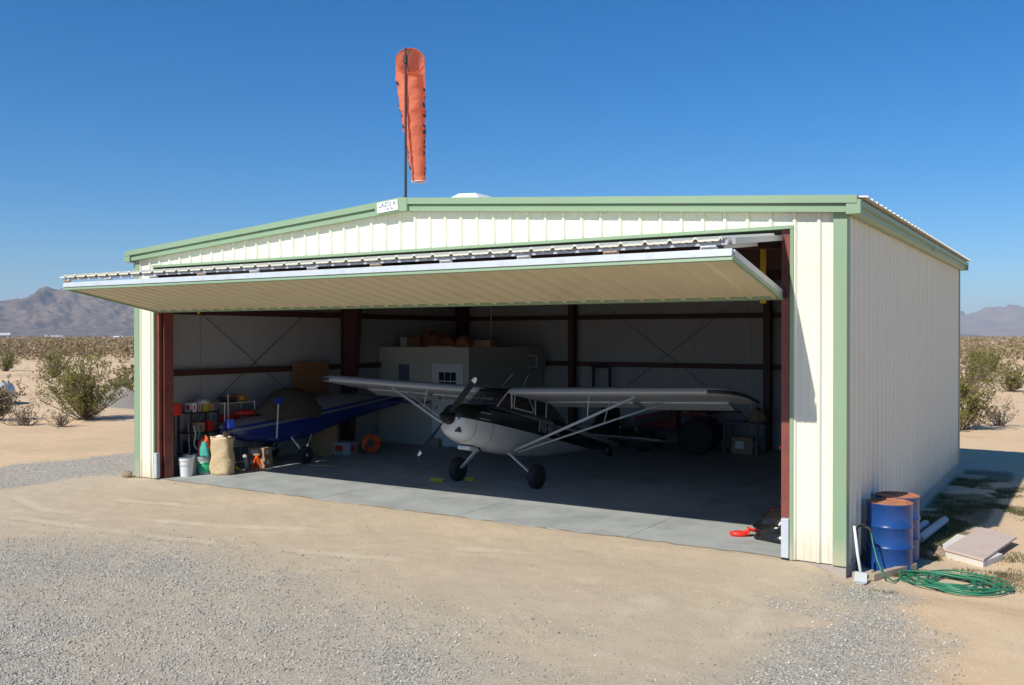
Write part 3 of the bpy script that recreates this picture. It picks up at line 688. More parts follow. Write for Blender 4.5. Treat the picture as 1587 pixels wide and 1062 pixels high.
# ------------------------------------------------------------------ aeroplanes
def paint(name, dark, light, lines, extra=None):
    """two-tone livery in the object's own coordinates: light below line1, dark above it, light above line2"""
    m, n, l, b = _new(name)
    tc = n.new('ShaderNodeTexCoord'); sp = n.new('ShaderNodeSeparateXYZ'); l.new(tc.outputs['Object'], sp.inputs[0])
    def mth(op, a, c):
        x = n.new('ShaderNodeMath'); x.operation = op
        for i, q in enumerate((a, c)):
            if isinstance(q, (int, float)): x.inputs[i].default_value = q
            else: l.new(q, x.inputs[i])
        return x.outputs[0]
    cur = None
    for (z0, slope, ymin, above) in lines:
        f = mth('GREATER_THAN', sp.outputs[2], mth('ADD', mth('MULTIPLY', sp.outputs[1], slope), z0))
        if ymin is not None: f = mth('MULTIPLY', f, mth('GREATER_THAN', sp.outputs[1], ymin))
        mx = n.new('ShaderNodeMix'); mx.data_type = 'RGBA'; l.new(f, mx.inputs[0])
        if cur is None: mx.inputs[6].default_value = light+(1,)
        else: l.new(cur, mx.inputs[6])
        mx.inputs[7].default_value = (above)+(1,); cur = mx.outputs[2]
    l.new(cur, b.inputs['Base Color']); b.inputs['Roughness'].default_value = .22; b.inputs['Coat Weight'].default_value = .3
    return m
WH, DK = (.58,.585,.58), (.010,.018,.015)
M['livery'] = paint('green_black_and_white_livery', DK, WH, [(1.055,-.018,None,DK),(1.005,-.018,None,WH),(1.078,-.018,None,DK),(1.37,-.03,-.78,WH),(1.30,.02,1.55,DK)])
def sect(hw, zb, zt, y, n=20, p=2.6):
    out = []; zc = (zb+zt)/2; hh = (zt-zb)/2
    for k in range(n):
        a = 2*math.pi*k/n; c, s = math.cos(a), math.sin(a)
        out.append((hw*math.copysign(abs(c)**(2/p), c), y, zc+hh*math.copysign(abs(s)**(2/p), s)))
    return out
ap = thing('high_wing_aeroplane', 'white and dark green high-wing tailwheel aeroplane parked in the hangar', 'aeroplane', (6.75,2.94,0), (-R(11),0,0))
B0, U0 = 1.78, 1.09
FS = [(.07,.14,-.17,.13,2.1),(.10,.21,-.24,.20,2.2),(.18,.285,-.32,.26,2.3),(.45,.36,-.40,.31,2.5),(.9,.41,-.46,.35,2.8),(1.4,.425,-.50,.385,3),(2.2,.41,-.50,.40,3.2),(2.9,.36,-.46,.41,3.2),(3.8,.28,-.35,.40,3),(4.8,.19,-.20,.36,2.8),(5.8,.10,-.05,.31,2.5),(6.55,.035,.03,.26,2.2)]
MB().loft([sect(hw, zb+U0, zt+U0, b-B0, 24, p) for b, hw, zb, zt, p in FS]).build('fuselage', 'livery', ap, smooth=True, angle=50)
# cabin glazing
def trap(b, hb, ht, zb, zt, n=3): return [(-hb,b-B0,zb+U0),(hb,b-B0,zb+U0),(hb*.98,b-B0,zb+U0+(zt-zb)*.55),(ht,b-B0,zt+U0-.012),(ht*.8,b-B0,zt+U0),(-ht*.8,b-B0,zt+U0),(-ht,b-B0,zt+U0-.012),(-hb*.98,b-B0,zb+U0+(zt-zb)*.55)]
m, n, l, b = _new('clear_cabin_glass'); b.inputs['Base Color'].default_value = (.05,.05,.05,1); b.inputs['Roughness'].default_value = .04
tp_ = n.new('ShaderNodeBsdfTransparent'); tp_.inputs[0].default_value = (.62,.62,.60,1); ms = n.new('ShaderNodeMixShader'); ms.inputs[0].default_value = .22
l.new(tp_.outputs[0], ms.inputs[1]); l.new(b.outputs[0], ms.inputs[2]); l.new(ms.outputs[0], n['Material Output'].inputs[0]); M['pglass'] = m
for bb in (1.72, 2.38): MB().box(-.22,.22,bb-B0,bb+.09-B0,.30+U0,.60+U0).build('seat_back', 'redox', ap, bevel=.04)
MB().box(-.34,.34,1.02-B0,1.12-B0,.30+U0,.42+U0).build('instrument_panel', 'dark', ap, bevel=.02)
cg = MB().loft([trap(.97,.36,.36,.28,.335),trap(1.15,.37,.345,.30,.47),trap(1.42,.385,.335,.30,.70),trap(2.2,.385,.345,.30,.73),trap(2.85,.35,.33,.30,.70),trap(3.35,.31,.27,.30,.60),trap(3.9,.25,.2,.30,.47)]).build('cabin_glazing', 'pglass', ap)
for s in (-1, 1):
    def Q(x, b, u): return (s*x, b-B0, u+U0)
    for pts in ([Q(.375,1.0,.34),Q(.345,1.40,.70)], [Q(.405,1.46,.36),Q(.36,1.46,.70)],
                [Q(.405,1.55,.38),Q(.40,2.25,.37),Q(.375,2.30,.45),Q(.352,2.12,.64),Q(.348,1.62,.66),Q(.39,1.55,.40)],
                [Q(.39,2.38,.34),Q(.35,2.38,.71)], [Q(.36,2.86,.34),Q(.34,2.86,.69)]):
        MB().tube(pts, .014, 6).build('window_frame', 'silver', cg)
MB().box(-.34,.34,1.40-B0,2.9-B0,.735+U0,.755+U0).build('cabin_roof', 'dark', ap)
# engine cowl details
MB().lathe([(.125,.10),(.12,.0),(.095,-.10),(.05,-.18),(.012,-.21)], 20, (0,-B0,U0), 'y').build('spinner', 'propm', ap, smooth=True)
for s in (-1, 1):
    MB().loft([[(s*(.15+.07*math.cos(a)), .105-B0+.02, U0+.03+.075*math.sin(a)) for a in np.linspace(0,2*math.pi,13)[:-1]],[(s*(.15+.06*math.cos(a)), .085-B0, U0+.03+.065*math.sin(a)) for a in np.linspace(0,2*math.pi,13)[:-1]]]).build('air_intake', 'dark', ap)
MB().box(.12,.215,.10-B0,.3-B0,U0-.24,U0-.15).build('oil_cooler_intake', 'dark', ap, rot=(0,0,0))
MB().lathe([(.045,0),(.04,-.02),(.01,-.03)], 12, (.10,.11-B0,U0-.075), 'y').build('landing_light', 'white', ap, smooth=True)
for bb in (.42,.88): MB().loft([[(x*1.004,y_,U0+(z-U0)*1.006) for x,y_,z in sect(np.interp(b2,[.18,.45,.9],[.285,.36,.41]),np.interp(b2,[.18,.45,.9],[-.32,-.40,-.46])+U0,np.interp(b2,[.18,.45,.9],[.26,.31,.35])+U0,b2-B0,24,np.interp(b2,[.18,.45,.9],[2.3,2.5,2.8]))] for b2 in (bb,bb+.008)], cap=False).build('panel_seam', 'dark', ap, smooth=True)
for uu in (.05,.16): MB().box(.36,.40,.50-B0,.80-B0,U0+uu,U0+uu+.012).build('cowl_louvre', 'galv', ap)
MB().box(-.14,.14,.6-B0,1.0-B0,U0-.52,U0-.45).build('cowl_lip', 'alu', ap, bevel=.02)
MB().tube([(.12,.85-B0,U0-.44),(.13,1.05-B0,U0-.56)], .03, 8).build('exhaust_pipe', 'dark', ap)
# propeller
pd = Vector((.60,0,.80)).normalized(); ps = Vector((pd.z,0,-pd.x))
for sg_ in (1, -1):
    rg = []; rt = []
    for i, (t, ch, tw) in enumerate(((.06,.06,62),(.16,.085,50),(.32,.110,38),(.52,.112,28),(.70,.104,22),(.80,.095,19),(.801,.095,19),(.87,.075,18),(.895,.04,17))):
        c = pd*sg_*t; d1 = (ps*sg_*math.cos(R(tw))+Vector((0,1,0))*math.sin(R(tw))); nn = d1.cross(pd).normalized()
        ring = [tuple(c+d1*ch/2*math.cos(a)+nn*.012*math.sin(a)+Vector((0,-B0-.02,U0))) for a in np.linspace(0,2*math.pi,11)[:-1]]
        (rg if i < 6 else rt).append(ring)
    bl = MB().loft(rg).build('propeller_blade', 'propm', ap, smooth=True, angle=40)
    MB().loft(rt).build('blade_tip', 'white', bl, smooth=True, angle=40)
# wings
AF = [(0,.0),(.012,.035),(.05,.068),(.12,.092),(.25,.105),(.42,.098),(.6,.072),(.8,.036),(1,.004),(1,-.004),(.8,-.012),(.6,-.018),(.35,-.024),(.12,-.028),(.04,-.024),(.01,-.014)]
def af_ring(x, b, u, ch, cmax=1.0):
    return [(x, b-B0+min(f, cmax)*ch, u+U0+t*ch*.84) for f, t in AF]
for s in (-1, 1):
    st = [(.34,1.52),(2.4,1.52),(4.25,1.52)]
    wg = MB().loft([af_ring(s*x, 1.38, .655+(x-.34)*.033, ch) for x, ch in st]).build('wing', 'alu', ap, smooth=True, angle=35)
    tp = [(4.252,1.52,0,1),(4.42,1.50,.02,.92),(4.56,1.38,.09,.75),(4.68,1.12,.24,.5),(4.75,.7,.5,.25)]
    rr = []
    for x, ch, off, th in tp:
        rr.append([(s*x, 1.38-B0+off+f*ch, .655+(x-.34)*.033+U0+t*1.52*.84*th) for f, t in AF])
    MB().loft(rr).build('wing_tip', 'alu', wg, smooth=True, angle=50)
    MB().tube([(s*x, 1.38-B0+off, .655+(x-.34)*.033+U0+.004) for x, ch, off, th in tp]+[(s*4.75,1.38-B0+1.2,.655+4.41*.033+U0-.01)], .03, 6).build('tip_edge', 'dark', wg, smooth=True)
    # aileron and flap hung under the trailing edge
    for nm, xa, xb, dr_ in (('flap',.5,2.35,.05),('aileron',2.5,4.2,.085)):
        z0 = lambda x: .655+(x-.34)*.033+U0
        MB().loft([[(s*x,2.62-B0,z0(x)+.01),(s*x,2.62-B0,z0(x)-.035),(s*x,2.98-B0,z0(x)-dr_-.028),(s*x,2.98-B0,z0(x)-dr_-.018)] for x in (xa,xb)]).build(nm, 'alu', wg)
    # lift struts
    a0 = (s*.41,1.68-B0,-.42+U0); a1 = (s*.40,1.86-B0,-.43+U0)
    f1 = (s*2.78,1.75-B0,.70+U0); r1 = (s*2.98,2.55-B0,.69+U0)
    MB().tube([a0,f1], .026, 8).build('wing_strut', 'strut', ap, smooth=True)
    MB().tube([a1,r1], .019, 8).build('wing_strut', 'strut', ap, smooth=True)
    for A, Bp, f, bb in ((a0,f1,.62,1.75),(a1,r1,.6,2.5)):
        p = Vector(A).lerp(Vector(Bp), f); MB().tube([p,(p.x-s*.02,bb-B0,.69+U0)], .010, 6).build('jury_strut', 'strut', ap)
    # landing gear
    ax = Vector((s*.90,0-.0,.235))
    lg = MB().beam((s*.36,1.58-B0,-.47+U0),(s*.80,-.02,.27),.026,.085,up=(0,1,0)).build('landing_gear_leg', 'strut', ap)
    wl = MB().lathe([(.11,-.085),(.19,-.09),(.225,-.06),(.238,0),(.225,.06),(.19,.09),(.11,.085)], 24, (ax.x,0,.232), 'x').build('wheel', 'black', ap, smooth=True)
    MB().lathe([(.11,-.07),(.08,-.05),(.03,-.075)] if s < 0 else [(.11,.07),(.08,.05),(.03,.075)], 16, (ax.x,0,.232), 'x').build('hub', 'galv', wl, smooth=True)
    # tailplane
    MB().loft([[(s*x,y_-B0,u_+U0) for y_,u_ in ((b0,.27),(b0+.05,.295),(b1,.285),(b1,.265),(b0+.05,.25))] for x,b0,b1 in ((.05,5.55,6.75),(1.0,5.75,6.75),(1.45,6.1,6.6))]).build('tailplane', 'livery', ap)
# fin, tailwheel, aerials
MB().loft([[(x*hw,b-B0,u+U0) for x,b in ((-1,b0+.1),(0,b0),(1,b0+.1),(.6,b1),(-.6,b1))] for b0,b1,u,hw in ((5.35,6.95,.25,.035),(5.9,7.05,.75,.03),(6.2,6.95,1.15,.02))]).build('fin', 'dark', ap)
MB().tube([(0,6.3-B0,.05+U0),(0,6.62-B0,-.06+U0)], .016, 6).build('tailwheel_spring', 'strut', ap)
MB().lathe([(.05,-.03),(.09,-.03),(.1,0),(.09,.03),(.05,.03)], 16, (0,6.65-B0,-.08+U0), 'x').build('tailwheel', 'black', ap, smooth=True)
MB().tube([(-.12,1.75-B0,.75+U0),(.02,2.0-B0,1.10+U0)], .006, 5).build('aerial', 'strut', ap)
MB().tube([(.22,2.0-B0,.75+U0),(.30,2.12-B0,1.10+U0)], .006, 5).build('aerial', 'strut', ap)
mw = Matrix.Translation((.375,3.02-B0,U0+.13)) @ Matrix.Rotation(R(5),4,'Z') @ Matrix.Rotation(R(90),4,'Z') @ Matrix.Rotation(R(90),4,'X')
text_mesh('N14WL', .31, 'registration', 'regw', ap, mw, depth=.012)

# ultralight at the left wall
ul = thing('blue_ultralight_aircraft', 'blue and silver ultralight with tarp over its cockpit along left wall', 'aircraft', (.95,3.2,0), (0,0,-.13))
M['ulpaint'] = paint('blue_silver_livery', (.012,.025,.17), (.012,.025,.17), [(.955,.10,None,(.16,.17,.19)),(1.01,.10,None,(.012,.025,.17)),(1.07,.10,None,(.16,.165,.17))])
US = [(-1.75,.05,.82,.93,2),(-1.6,.16,.70,1.03,2.3),(-1.2,.27,.56,1.08,2.6),(-.5,.34,.47,1.12,3),(.5,.33,.50,1.38,3),(1.2,.26,.70,1.5,3),(2.2,.16,.90,1.44,2.8),(3.2,.07,1.06,1.36,2.4),(3.6,.03,1.14,1.32,2.2)]
MB().loft([sect(hw,zb,zt,y_,18,p) for y_,hw,zb,zt,p in US]).build('fuselage', 'ulpaint', ul, smooth=True, angle=50)
MB().loft([[(hw*math.cos(a)*(1+.06*math.sin(5*a+y_*7)),y_+.05*math.sin(3*a),1.0+(zt-1.0)*max(math.sin(a),0)**1.15+.02*math.sin(6*a+y_*9)) for a in np.linspace(0,math.pi,13)] for y_,hw,zt in ((-.85,.24,1.18),(-.6,.35,1.38),(-.3,.40,1.62),(.05,.41,1.70),(.4,.39,1.63),(.7,.34,1.44))], cap=False, closed=False).build('tarp', 'tarp', ul, smooth=True)
MB().box(-.9,.9,3.15,3.75,1.17,1.20).build('tailplane', 'blue', ul, bevel=.01)
for s in (-1,1):
    MB().tube([(s*.25,-.1,.6),(s*.58,.02,.22)], .022, 8).build('gear_leg', 'strut', ul); MB().tube([(s*.25,.5,.62),(s*.58,.04,.22)], .016, 8).build('gear_leg', 'strut', ul)
    wl = MB().lathe([(.09,-.06),(.17,-.065),(.2,0),(.17,.065),(.09,.06)], 20, (s*.63,.02,.2), 'x').build('wheel', 'black', ul, smooth=True)
    MB().lathe([(.09,s*.05),(.06,s*.045),(.02,s*.065)], 14, (s*.63,.02,.2), 'x').build('hub', 'silver', wl)
MB().tube([(.36,-.55,.6),(.36,-.5,1.45)], .018, 6).build('cabin_post', 'strut', ul)
MB().box(.30,.42,-.58,-.42,1.36,1.48).build('cap', 'blue', ul)
MB().sphere((-.15,-1.0,1.17),(.22,.30,.07),10,6,.1).build('cowl_cloth','red',ul,smooth=True)

# ------------------------------------------------------------------ things by the left jamb (sunlit)
def bucket(loc, m, r=.15, h=.37, label='', handle=True, labm=None, group=None):
    t = thing('bucket', label, 'bucket', loc, group=group)
    MB().lathe([(r*.86,0),(r*.97,h*.86),(r*1.04,h*.865),(r*1.04,h*.93),(r*1.0,h*.935),(r*1.03,h),(r*.96,h),(r*.82,.012)], 24).build('body', m, t, smooth=True, angle=35)
    if labm: MB().lathe([(r*.897,h*.12),(r*.968,h*.70),(r*.972,h*.70),(r*.90,h*.12)], 24, cap=False).build('label_band', labm, t, smooth=True)
    if handle: MB().tube([(r*1.0*math.cos(a), -r*1.02*.15-r*math.sin(a)*.95, h*.86-.02-.06*math.sin(a)) for a in np.linspace(0,math.pi,9)], .005, 5).build('handle', 'galv', t)
    return t
bucket((.80,.55,0), 'white', label='white bucket in front, nearest the left door jamb')
bucket((.62,.80,0), 'white', .155, .40, 'white bucket with a stick in it, behind the front one')
bucket((.90,.93,0), 'greyp', .15, .37, 'grey bucket with green label under orange and teal clothes', labm='greenlab')
tag(MB().tube([(.62,.80,.03),(.48,.88,.62),(.36,.95,1.05)], .014, 6).build('stick', 'oldwood'), 'thin weathered stick leaning out of a white bucket', 'stick')
def cloth(loc, m, sx, sy, h, label, nm, seed):
    random.seed(seed); rg = []
    for i, t in enumerate(np.linspace(0,1,9)):
        k = max(1-t**2.6,0)**.5+.03; rg.append([(sx*math.cos(a)*k*(1+.14*math.sin(3*a+seed+t*4)+.07*math.sin(7*a-t*9)+random.uniform(-.05,.05))+sx*.2*t*math.sin(seed*2.1), sy*math.sin(a)*k*(1+.14*math.sin(4*a+t*5+seed)), max(h*t*(1+.16*math.sin(2*a+seed))+.02*math.sin(5*a+t*6)*(t > .1),0)) for a in np.linspace(0,2*math.pi,27)[:-1]])
    return tag(MB().loft(rg).build(nm, m, loc=loc, smooth=True), label, 'clothing')
cloth((.86,.94,.36), 'ocloth', .15, .10, .38, 'orange jacket draped over the grey bucket', 'jacket', 1)
cloth((.99,.86,.38), 'teal', .11, .07, .27, 'teal and white cloth hanging beside the orange jacket', 'cloth', 2)
jg = thing('detergent_jug', 'purple plastic jug with blue cap beside the paper bag', 'jug', (1.02,1.12,0), (0,0,.5))
MB().loft([[(sx*math.cos(a),sy*math.sin(a),z) for a in np.linspace(0,2*math.pi,17)[:-1]] for sx,sy,z in ((.10,.075,0),(.115,.085,.02),(.115,.085,.17),(.08,.06,.23),(.03,.03,.27))]).build('body','purple',jg,smooth=True,angle=50)
MB().lathe([(.03,.262),(.032,.30),(.03,.31)],12).build('cap','blue',jg); MB().tube([(.03,0,.25),(.09,0,.24),(.115,0,.15)],.014,8).build('handle','purple',jg)
pb = thing('paper_bag', 'tall crumpled brown paper bag standing on the sunlit slab', 'bag', (1.24,1.10,0), (0,0,.35))
random.seed(5); rg = []
for i, t in enumerate(np.linspace(0,1,15)):
    ring = []
    for a in np.linspace(0,2*math.pi,29)[:-1]:
        c, s = math.cos(a), math.sin(a); k = .5*(abs(c)**3+abs(s)**3)**(-1/3.)*1.05
        wv = 1+.035*math.sin(7*a+t*9)+.03*math.sin(3*a-t*14)+random.uniform(-.018,.018)
        ring.append((.44*k*c*wv*(1+.07*math.sin(t*7)), .33*k*s*wv, .78*t+.01*math.sin(a*4)*t))
    rg.append(ring)
MB().loft(rg+[[(x*.92,y*.92,z-.02) for x,y,z in rg[-1]],[(x*.9,y*.9,z-.12) for x,y,z in rg[-1]]]).build('body','paperbag',pb,smooth=True)
MB().lathe([(.045,.72),(.05,.86),(.02,.88)],10,(.06,.02,0)).build('roll','cardb',pb); MB().sphere((-.06,0,.76),(.09,.07,.05),8,5,.15).build('scrap','white',pb)
br = thing('broom', 'wooden handled tool standing upright behind the paper bag', 'broom', (1.0,1.5,0))
MB().tube([(0,0,0.05),(-.12,.06,1.62)], .016, 8).build('handle','wood',br); MB().beam((.06,0,1.0),(-.14,.05,.93),.16,.20).build('blade','blue',br,bevel=.02)
MB().box(-.06,.06,-.03,.03,0,.10).build('head','wood',br)
hw_ = thing('trolley_wheel', 'small spoked trolley wheel lying against boxes on the floor', 'wheel', (1.12,1.83,.165), (.15,0,-.7))
MB().lathe([(.11,-.04),(.15,-.045),(.165,0),(.15,.045),(.11,.04)],22,(0,0,0),'y').build('tyre','greyp',hw_,smooth=True); MB().lathe([(.11,-.03),(.09,-.02),(.03,-.035),(.03,.035),(.09,.02),(.11,.03)],16,(0,0,0),'y').build('rim','silver',hw_)
js = thing('jack_stand', 'orange red jack stand beside the small wheel', 'jack stand', (1.30,1.98,0), (0,0,.4))
for a in (0,1.57,3.14,4.71): MB().beam((.11*math.cos(a+.78),.11*math.sin(a+.78),.0),(.03*math.cos(a+.78),.03*math.sin(a+.78),.26),.05,.012).build('leg','orange',js)
MB().box(-.03,.03,-.03,.03,.2,.3).build('post','orange',js); MB().box(-.07,.07,-.035,.035,.30,.33).build('saddle','wood',js)
def carton(loc, sx, sy, h, label, rz=0, m='cardb', flap=True, lab='white'):
    t = thing('cardboard_box', label, 'box', loc, (0,0,rz))
    MB().box(-sx/2,sx/2,-sy/2,sy/2,0,h).build('body', m, t, bevel=.006)
    if lab:
        MB().box(sx/2+.001,sx/2+.004,-sy*.32,sy*.05,h*.3,h*.75).build('sticker', lab, t); MB().box(-sx*.32,sx*.1,-sy/2-.004,-sy/2-.001,h*.3,h*.75).build('sticker', lab, t)
    MB().box(-sx/2,sx/2,-.025,.025,h+.001,h+.003).build('tape', 'paperbag', t)
    return t
carton((1.05,2.30,0), .42,.34,.22, 'lower brown carton with white stickers behind the jack stand', .3)
carton((1.04,2.31,.224), .40,.32,.20, 'upper brown carton with white stickers, on top of another carton', .25)
tag(MB().tube([(1.05,1.62,.03),(1.12,1.58,.05),(1.2,1.6,.035)],[.02,.035,.012],8).build('hand_tool','yellow'), 'small yellow handled tool lying beside the trolley wheel', 'tool')
# dark rack and shelf unit with goods
rk = thing('shelf_rack', 'dark metal rack loaded with goods just inside left jamb', 'rack', (.33,1.25,0))
for sx in (-.2,.2):
    for sy in (-.35,.35): MB().box(sx-.015,sx+.015,sy-.015,sy+.015,0,1.30).build('post','dark',rk)
for z in (.35,.80,1.22): MB().box(-.22,.22,-.37,.37,z,z+.025).build('shelf','dark',rk)
wsf = thing('shelf_unit', 'white wire shelf unit behind the dark rack', 'shelf', (.42,2.1,0))
for sx in (-.22,.22):
    for sy in (-.42,.42): MB().tube([(sx,sy,0),(sx,sy,1.42)],.012,6).build('post','white',wsf)
for z in (.45,.95,1.40): MB().box(-.225,.225,-.425,.425,z-.012,z).build('shelf','white',wsf)
goods = [((.36,1.02,1.245),.26,.10,.20,'white','white carton with red stripe on top of the dark rack','red'),((.36,1.17,1.245),.24,.09,.19,'greyp','grey carton beside the red striped one on the rack','red'),
 ((.38,1.32,1.245),.24,.12,.17,'yellow','yellow carton on top of the dark rack','greenlab'),((.38,1.47,1.245),.22,.12,.16,'cardb','brown carton at the far end of the dark rack',None),
 ((.38,1.15,.825),.26,.22,.20,'wood','brown carton on the middle shelf of the dark rack','red'),((.40,1.42,.825),.24,.16,.22,'red','red carton on the middle shelf of the dark rack',None),
 ((.42,1.95,1.402),.3,.22,.12,'dark','black carton on top of the white shelf unit',None),((.42,2.25,1.402),.3,.26,.16,'ply','dark brown carton on top of the white shelf unit','yellow'),
 ((.42,2.0,.952),.3,.3,.18,'red','red toolbox on the middle shelf of the white unit',None),((.42,2.1,.452),.3,.5,.24,'greyp','grey crate on the low shelf of the white unit',None),((.36,1.1,.375),.3,.3,.26,'navy','dark blue crate on the low shelf of the rack',None)]
for p, sx, sy, h, mm, lb, st in goods: carton(p, sx, sy, h, lb, random.uniform(-.12,.12), mm, lab=st)
cloth((.40,1.28,1.42), 'silver', .16, .14, .09, 'pale folded cloth lying on the cartons of the rack', 'folded_cloth', 4)
tag(MB().tube([(.56,.93,.98),(.60,.95,.80),(.58,.92,.60),(.62,.96,.48)],.012,6).build('rope','white'), 'white rope hanging off the dark rack', 'rope')
tag(MB().tube([(.56,1.05,1.0),(.60,1.06,.84),(.58,1.02,.70)],.016,6).build('strap','teal'), 'teal strap hanging off the dark rack', 'strap')
rb = thing('control_box', 'red metal box with yellow label on left door column', 'box', (.60,.40,1.36))
MB().box(-.13,.13,-.07,.09,-.12,.12).build('case','red',rb,bevel=.01); MB().box(.0,.10,-.074,-.0705,-.07,.07).build('label_plate','yellow',rb); MB().lathe([(.03,-.20),(.035,-.13)],10,(0,-.02,.0),'x').build('knob','redbright',rb)
MB().box(-.015,.015,.0,.03,-1.36,-.121).build('stand','dark',rb)
tag(MB().box(.27,.30,4.05,5.25,.55,2.22).build('plywood_sheet','ply'), 'reddish brown plywood sheet leaning upright on the left wall', 'plywood')
cr = thing('cord_reel', 'bright orange cable reel on the floor before the office room', 'reel', (1.60,5.35,0), (0,0,.5))
mb = MB()
for k in range(24):
    ph = k*.45; rk_ = .215-.021*(k % 9); mb.tube([(rk_*math.cos(a), -.08+.07*(k//9)+.025*math.sin(3*a+ph)+.02*math.sin(k*2.1), .25+rk_*math.sin(a)*(1+.08*math.sin(k*1.3))) for a in np.linspace(0,2*math.pi,25)], .016, 6)
mb.build('cord','orange',cr,smooth=True)
for yy in (-.13,.13): MB().lathe([(.03,yy-.006),(.10,yy-.006),(.10,yy+.006),(.03,yy+.006)],20,(0,0,.26),'y').build('flange','dark',cr)
MB().tube([(-.2,.16,0),(0,.16,.3),(.1,.16,.62),(.1,-.16,.62),(0,-.16,.3),(-.2,-.16,0)],.014,6).build('frame','dark',cr)
carton((1.15,4.9,0), .5,.4,.3, 'pale carton lying on the floor left of the orange reel', .2, 'greyp', lab='red')
tag(MB().box(-.25,.25,-.2,.2,0,.9).build('wooden_crate','wood',loc=(.75,4.6,0)), 'brown wooden crate standing below the plywood sheet', 'crate')
tag(MB().tube([(1.9,2.9,.02),(2.35,3.05,.02),(2.65,3.1,.02)],.014,6).build('pole_stick','wood'), 'pale stick lying on the floor by the ultralight wheel', 'stick')
tag(MB().lathe([(.11,0),(.12,.02),(.12,.2),(.1,.22)],14,(0,0,0)).build('paint_can','oldwood',loc=(2.15,7.2,0),smooth=True,angle=40), 'small tan can on the floor before the office wall', 'can')
# goods on the office roof
random.seed(11)
oc = [((.75,7.75,2.56),.24,.24,.26,'greyp','grey carton at the left of the pile on the office roof'),((1.1,7.8,2.56),.36,.3,.25,'rustcl','rust orange carton beside the grey one on the office roof'),((2.9,8.3,2.56),.5,.3,.18,'cardb','flat brown carton at the right of the pile on the office roof')]
for p, sx, sy, h, mm, lb in oc: carton(p, sx, sy, h, lb, random.uniform(-.2,.2), mm, lab=None)
for k, (x_, y_, sx, sy, h, mm, lb) in enumerate([(1.62,7.85,.30,.2,.38,'rustcl','tallest orange bundle of the pile on the office roof'),(2.05,7.8,.32,.22,.30,'rustcl','wide orange bundle in the middle of the office roof pile'),(2.5,7.9,.28,.2,.28,'ply','rust brown bundle right of the orange ones on the office roof')]):
    cloth((x_,y_,2.56), mm, sx, sy, h, lb, 'bundle', k+20)
tag(MB().box(-.35,.35,-.15,.15,0,.03).build('plank','wood',loc=(2.2,7.5,2.565),rot=(0,0,.1)), 'short yellowish plank at the front edge of the office roof', 'plank')
tag(MB().box(.0,.03,-.17,.17,0,.55).build('picture_panel','slate',loc=(.98,7.36,1.55),rot=(0,0,math.pi/2)), 'narrow slate grey panel hanging on the office front wall', 'panel')

# ------------------------------------------------------------------ right half of the interior
tc_ = thing('compact_tractor', 'red compact tractor with front loader standing at the back wall', 'tractor', (7.75,9.75,0), (0,0,.12))
def wheel(parent, x, y, r, wd, m2='galv'):
    wl = MB().lathe([(r*.55,-wd/2),(r*.85,-wd/2),(r,-wd*.3),(r,wd*.3),(r*.85,wd/2),(r*.55,wd/2)],22,(x,y,r),'y').build('wheel','black',parent,smooth=True,angle=40)
    MB().lathe([(r*.55,-wd*.3),(r*.2,-wd*.15),(r*.2,wd*.15),(r*.55,wd*.3)],16,(x,y,r),'y').build('rim',m2,wl)
    mb = MB()
    for k in range(16):
        a = 2*math.pi*k/16; mb.beam((x+r*math.cos(a),y-wd*.45,r+r*math.sin(a)),(x+r*math.cos(a+.12),y+wd*.45,r+r*math.sin(a+.12)),.03,.03)
    mb.build('tread','black',wl)
for sy in (-.52,.52): wheel(tc_, .55, sy, .42, .26, 'slate'); wheel(tc_, -.75, sy*.9, .28, .18, 'slate')
MB().loft([[(-1.1,-.2,.55),(-1.1,.2,.55),(-1.1,.2,.82),(-1.1,-.2,.82)],[(-.4,-.24,.55),(-.4,.24,.55),(-.4,.24,.98),(-.4,-.24,.98)],[(0,-.25,.55),(0,.25,.55),(0,.25,1.0),(0,-.25,1.0)]]).build('hood','dimred',tc_,bevel=.03)
MB().box(-1.0,.75,-.18,.18,.32,.55).build('chassis','dark',tc_)
for sy in (-1,1): MB().box(.15,.95,sy*.52-.16,sy*.52+.16,.92,.97).build('fender','dimred',tc_,bevel=.03); MB().beam((-.1,sy*.36,.95),(-1.35,sy*.36,.55),.05,.10).build('loader_arm','dark',tc_)
MB().box(.35,.75,-.22,.22,.75,.86).box(.68,.76,-.22,.22,.86,1.2).build('seat','dark',tc_,bevel=.02)
MB().tube([(-.02,0,1.0),(.12,0,1.22)],.015,6).tube([(.12+.05*math.cos(a)*.4,.18*math.cos(a),1.22+.18*math.sin(a)*.4) for a in np.linspace(0,2*math.pi,15)],.014,6).build('steering_wheel','dark',tc_)
MB().loft([[(-1.75,y_,.1),(-1.35,y_,.12),(-1.32,y_,.55),(-1.38,y_,.55),(-1.42,y_,.2),(-1.75,y_,.13)] for y_ in (-.6,.6)]).build('bucket','dark',tc_)
tb = thing('work_table', 'grey work table with box beneath at the back right', 'table', (9.25,10.25,0))
MB().box(-.45,.45,-.35,.35,.72,.76).build('top','slate',tb)
for sx in (-.4,.4):
    for sy in (-.3,.3): MB().box(sx-.025,sx+.025,sy-.025,sy+.025,0,.719).build('leg','slate',tb)
carton((9.25,10.2,0), .5,.4,.4, 'brown carton standing under the work table', .1)
bg = thing('bench', 'long low pale bench along the back wall left of the tractor', 'bench', (5.6,10.6,0))
MB().box(-.9,.9,-.25,.25,.40,.45).build('top','greyp',bg)
for sx in (-.8,.8): MB().box(sx-.04,sx+.04,-.22,.22,0,.399).build('leg','greyp',bg)
carton((5.4,10.6,.452), .7,.35,.22, 'wide brown carton lying on the long bench', .05)
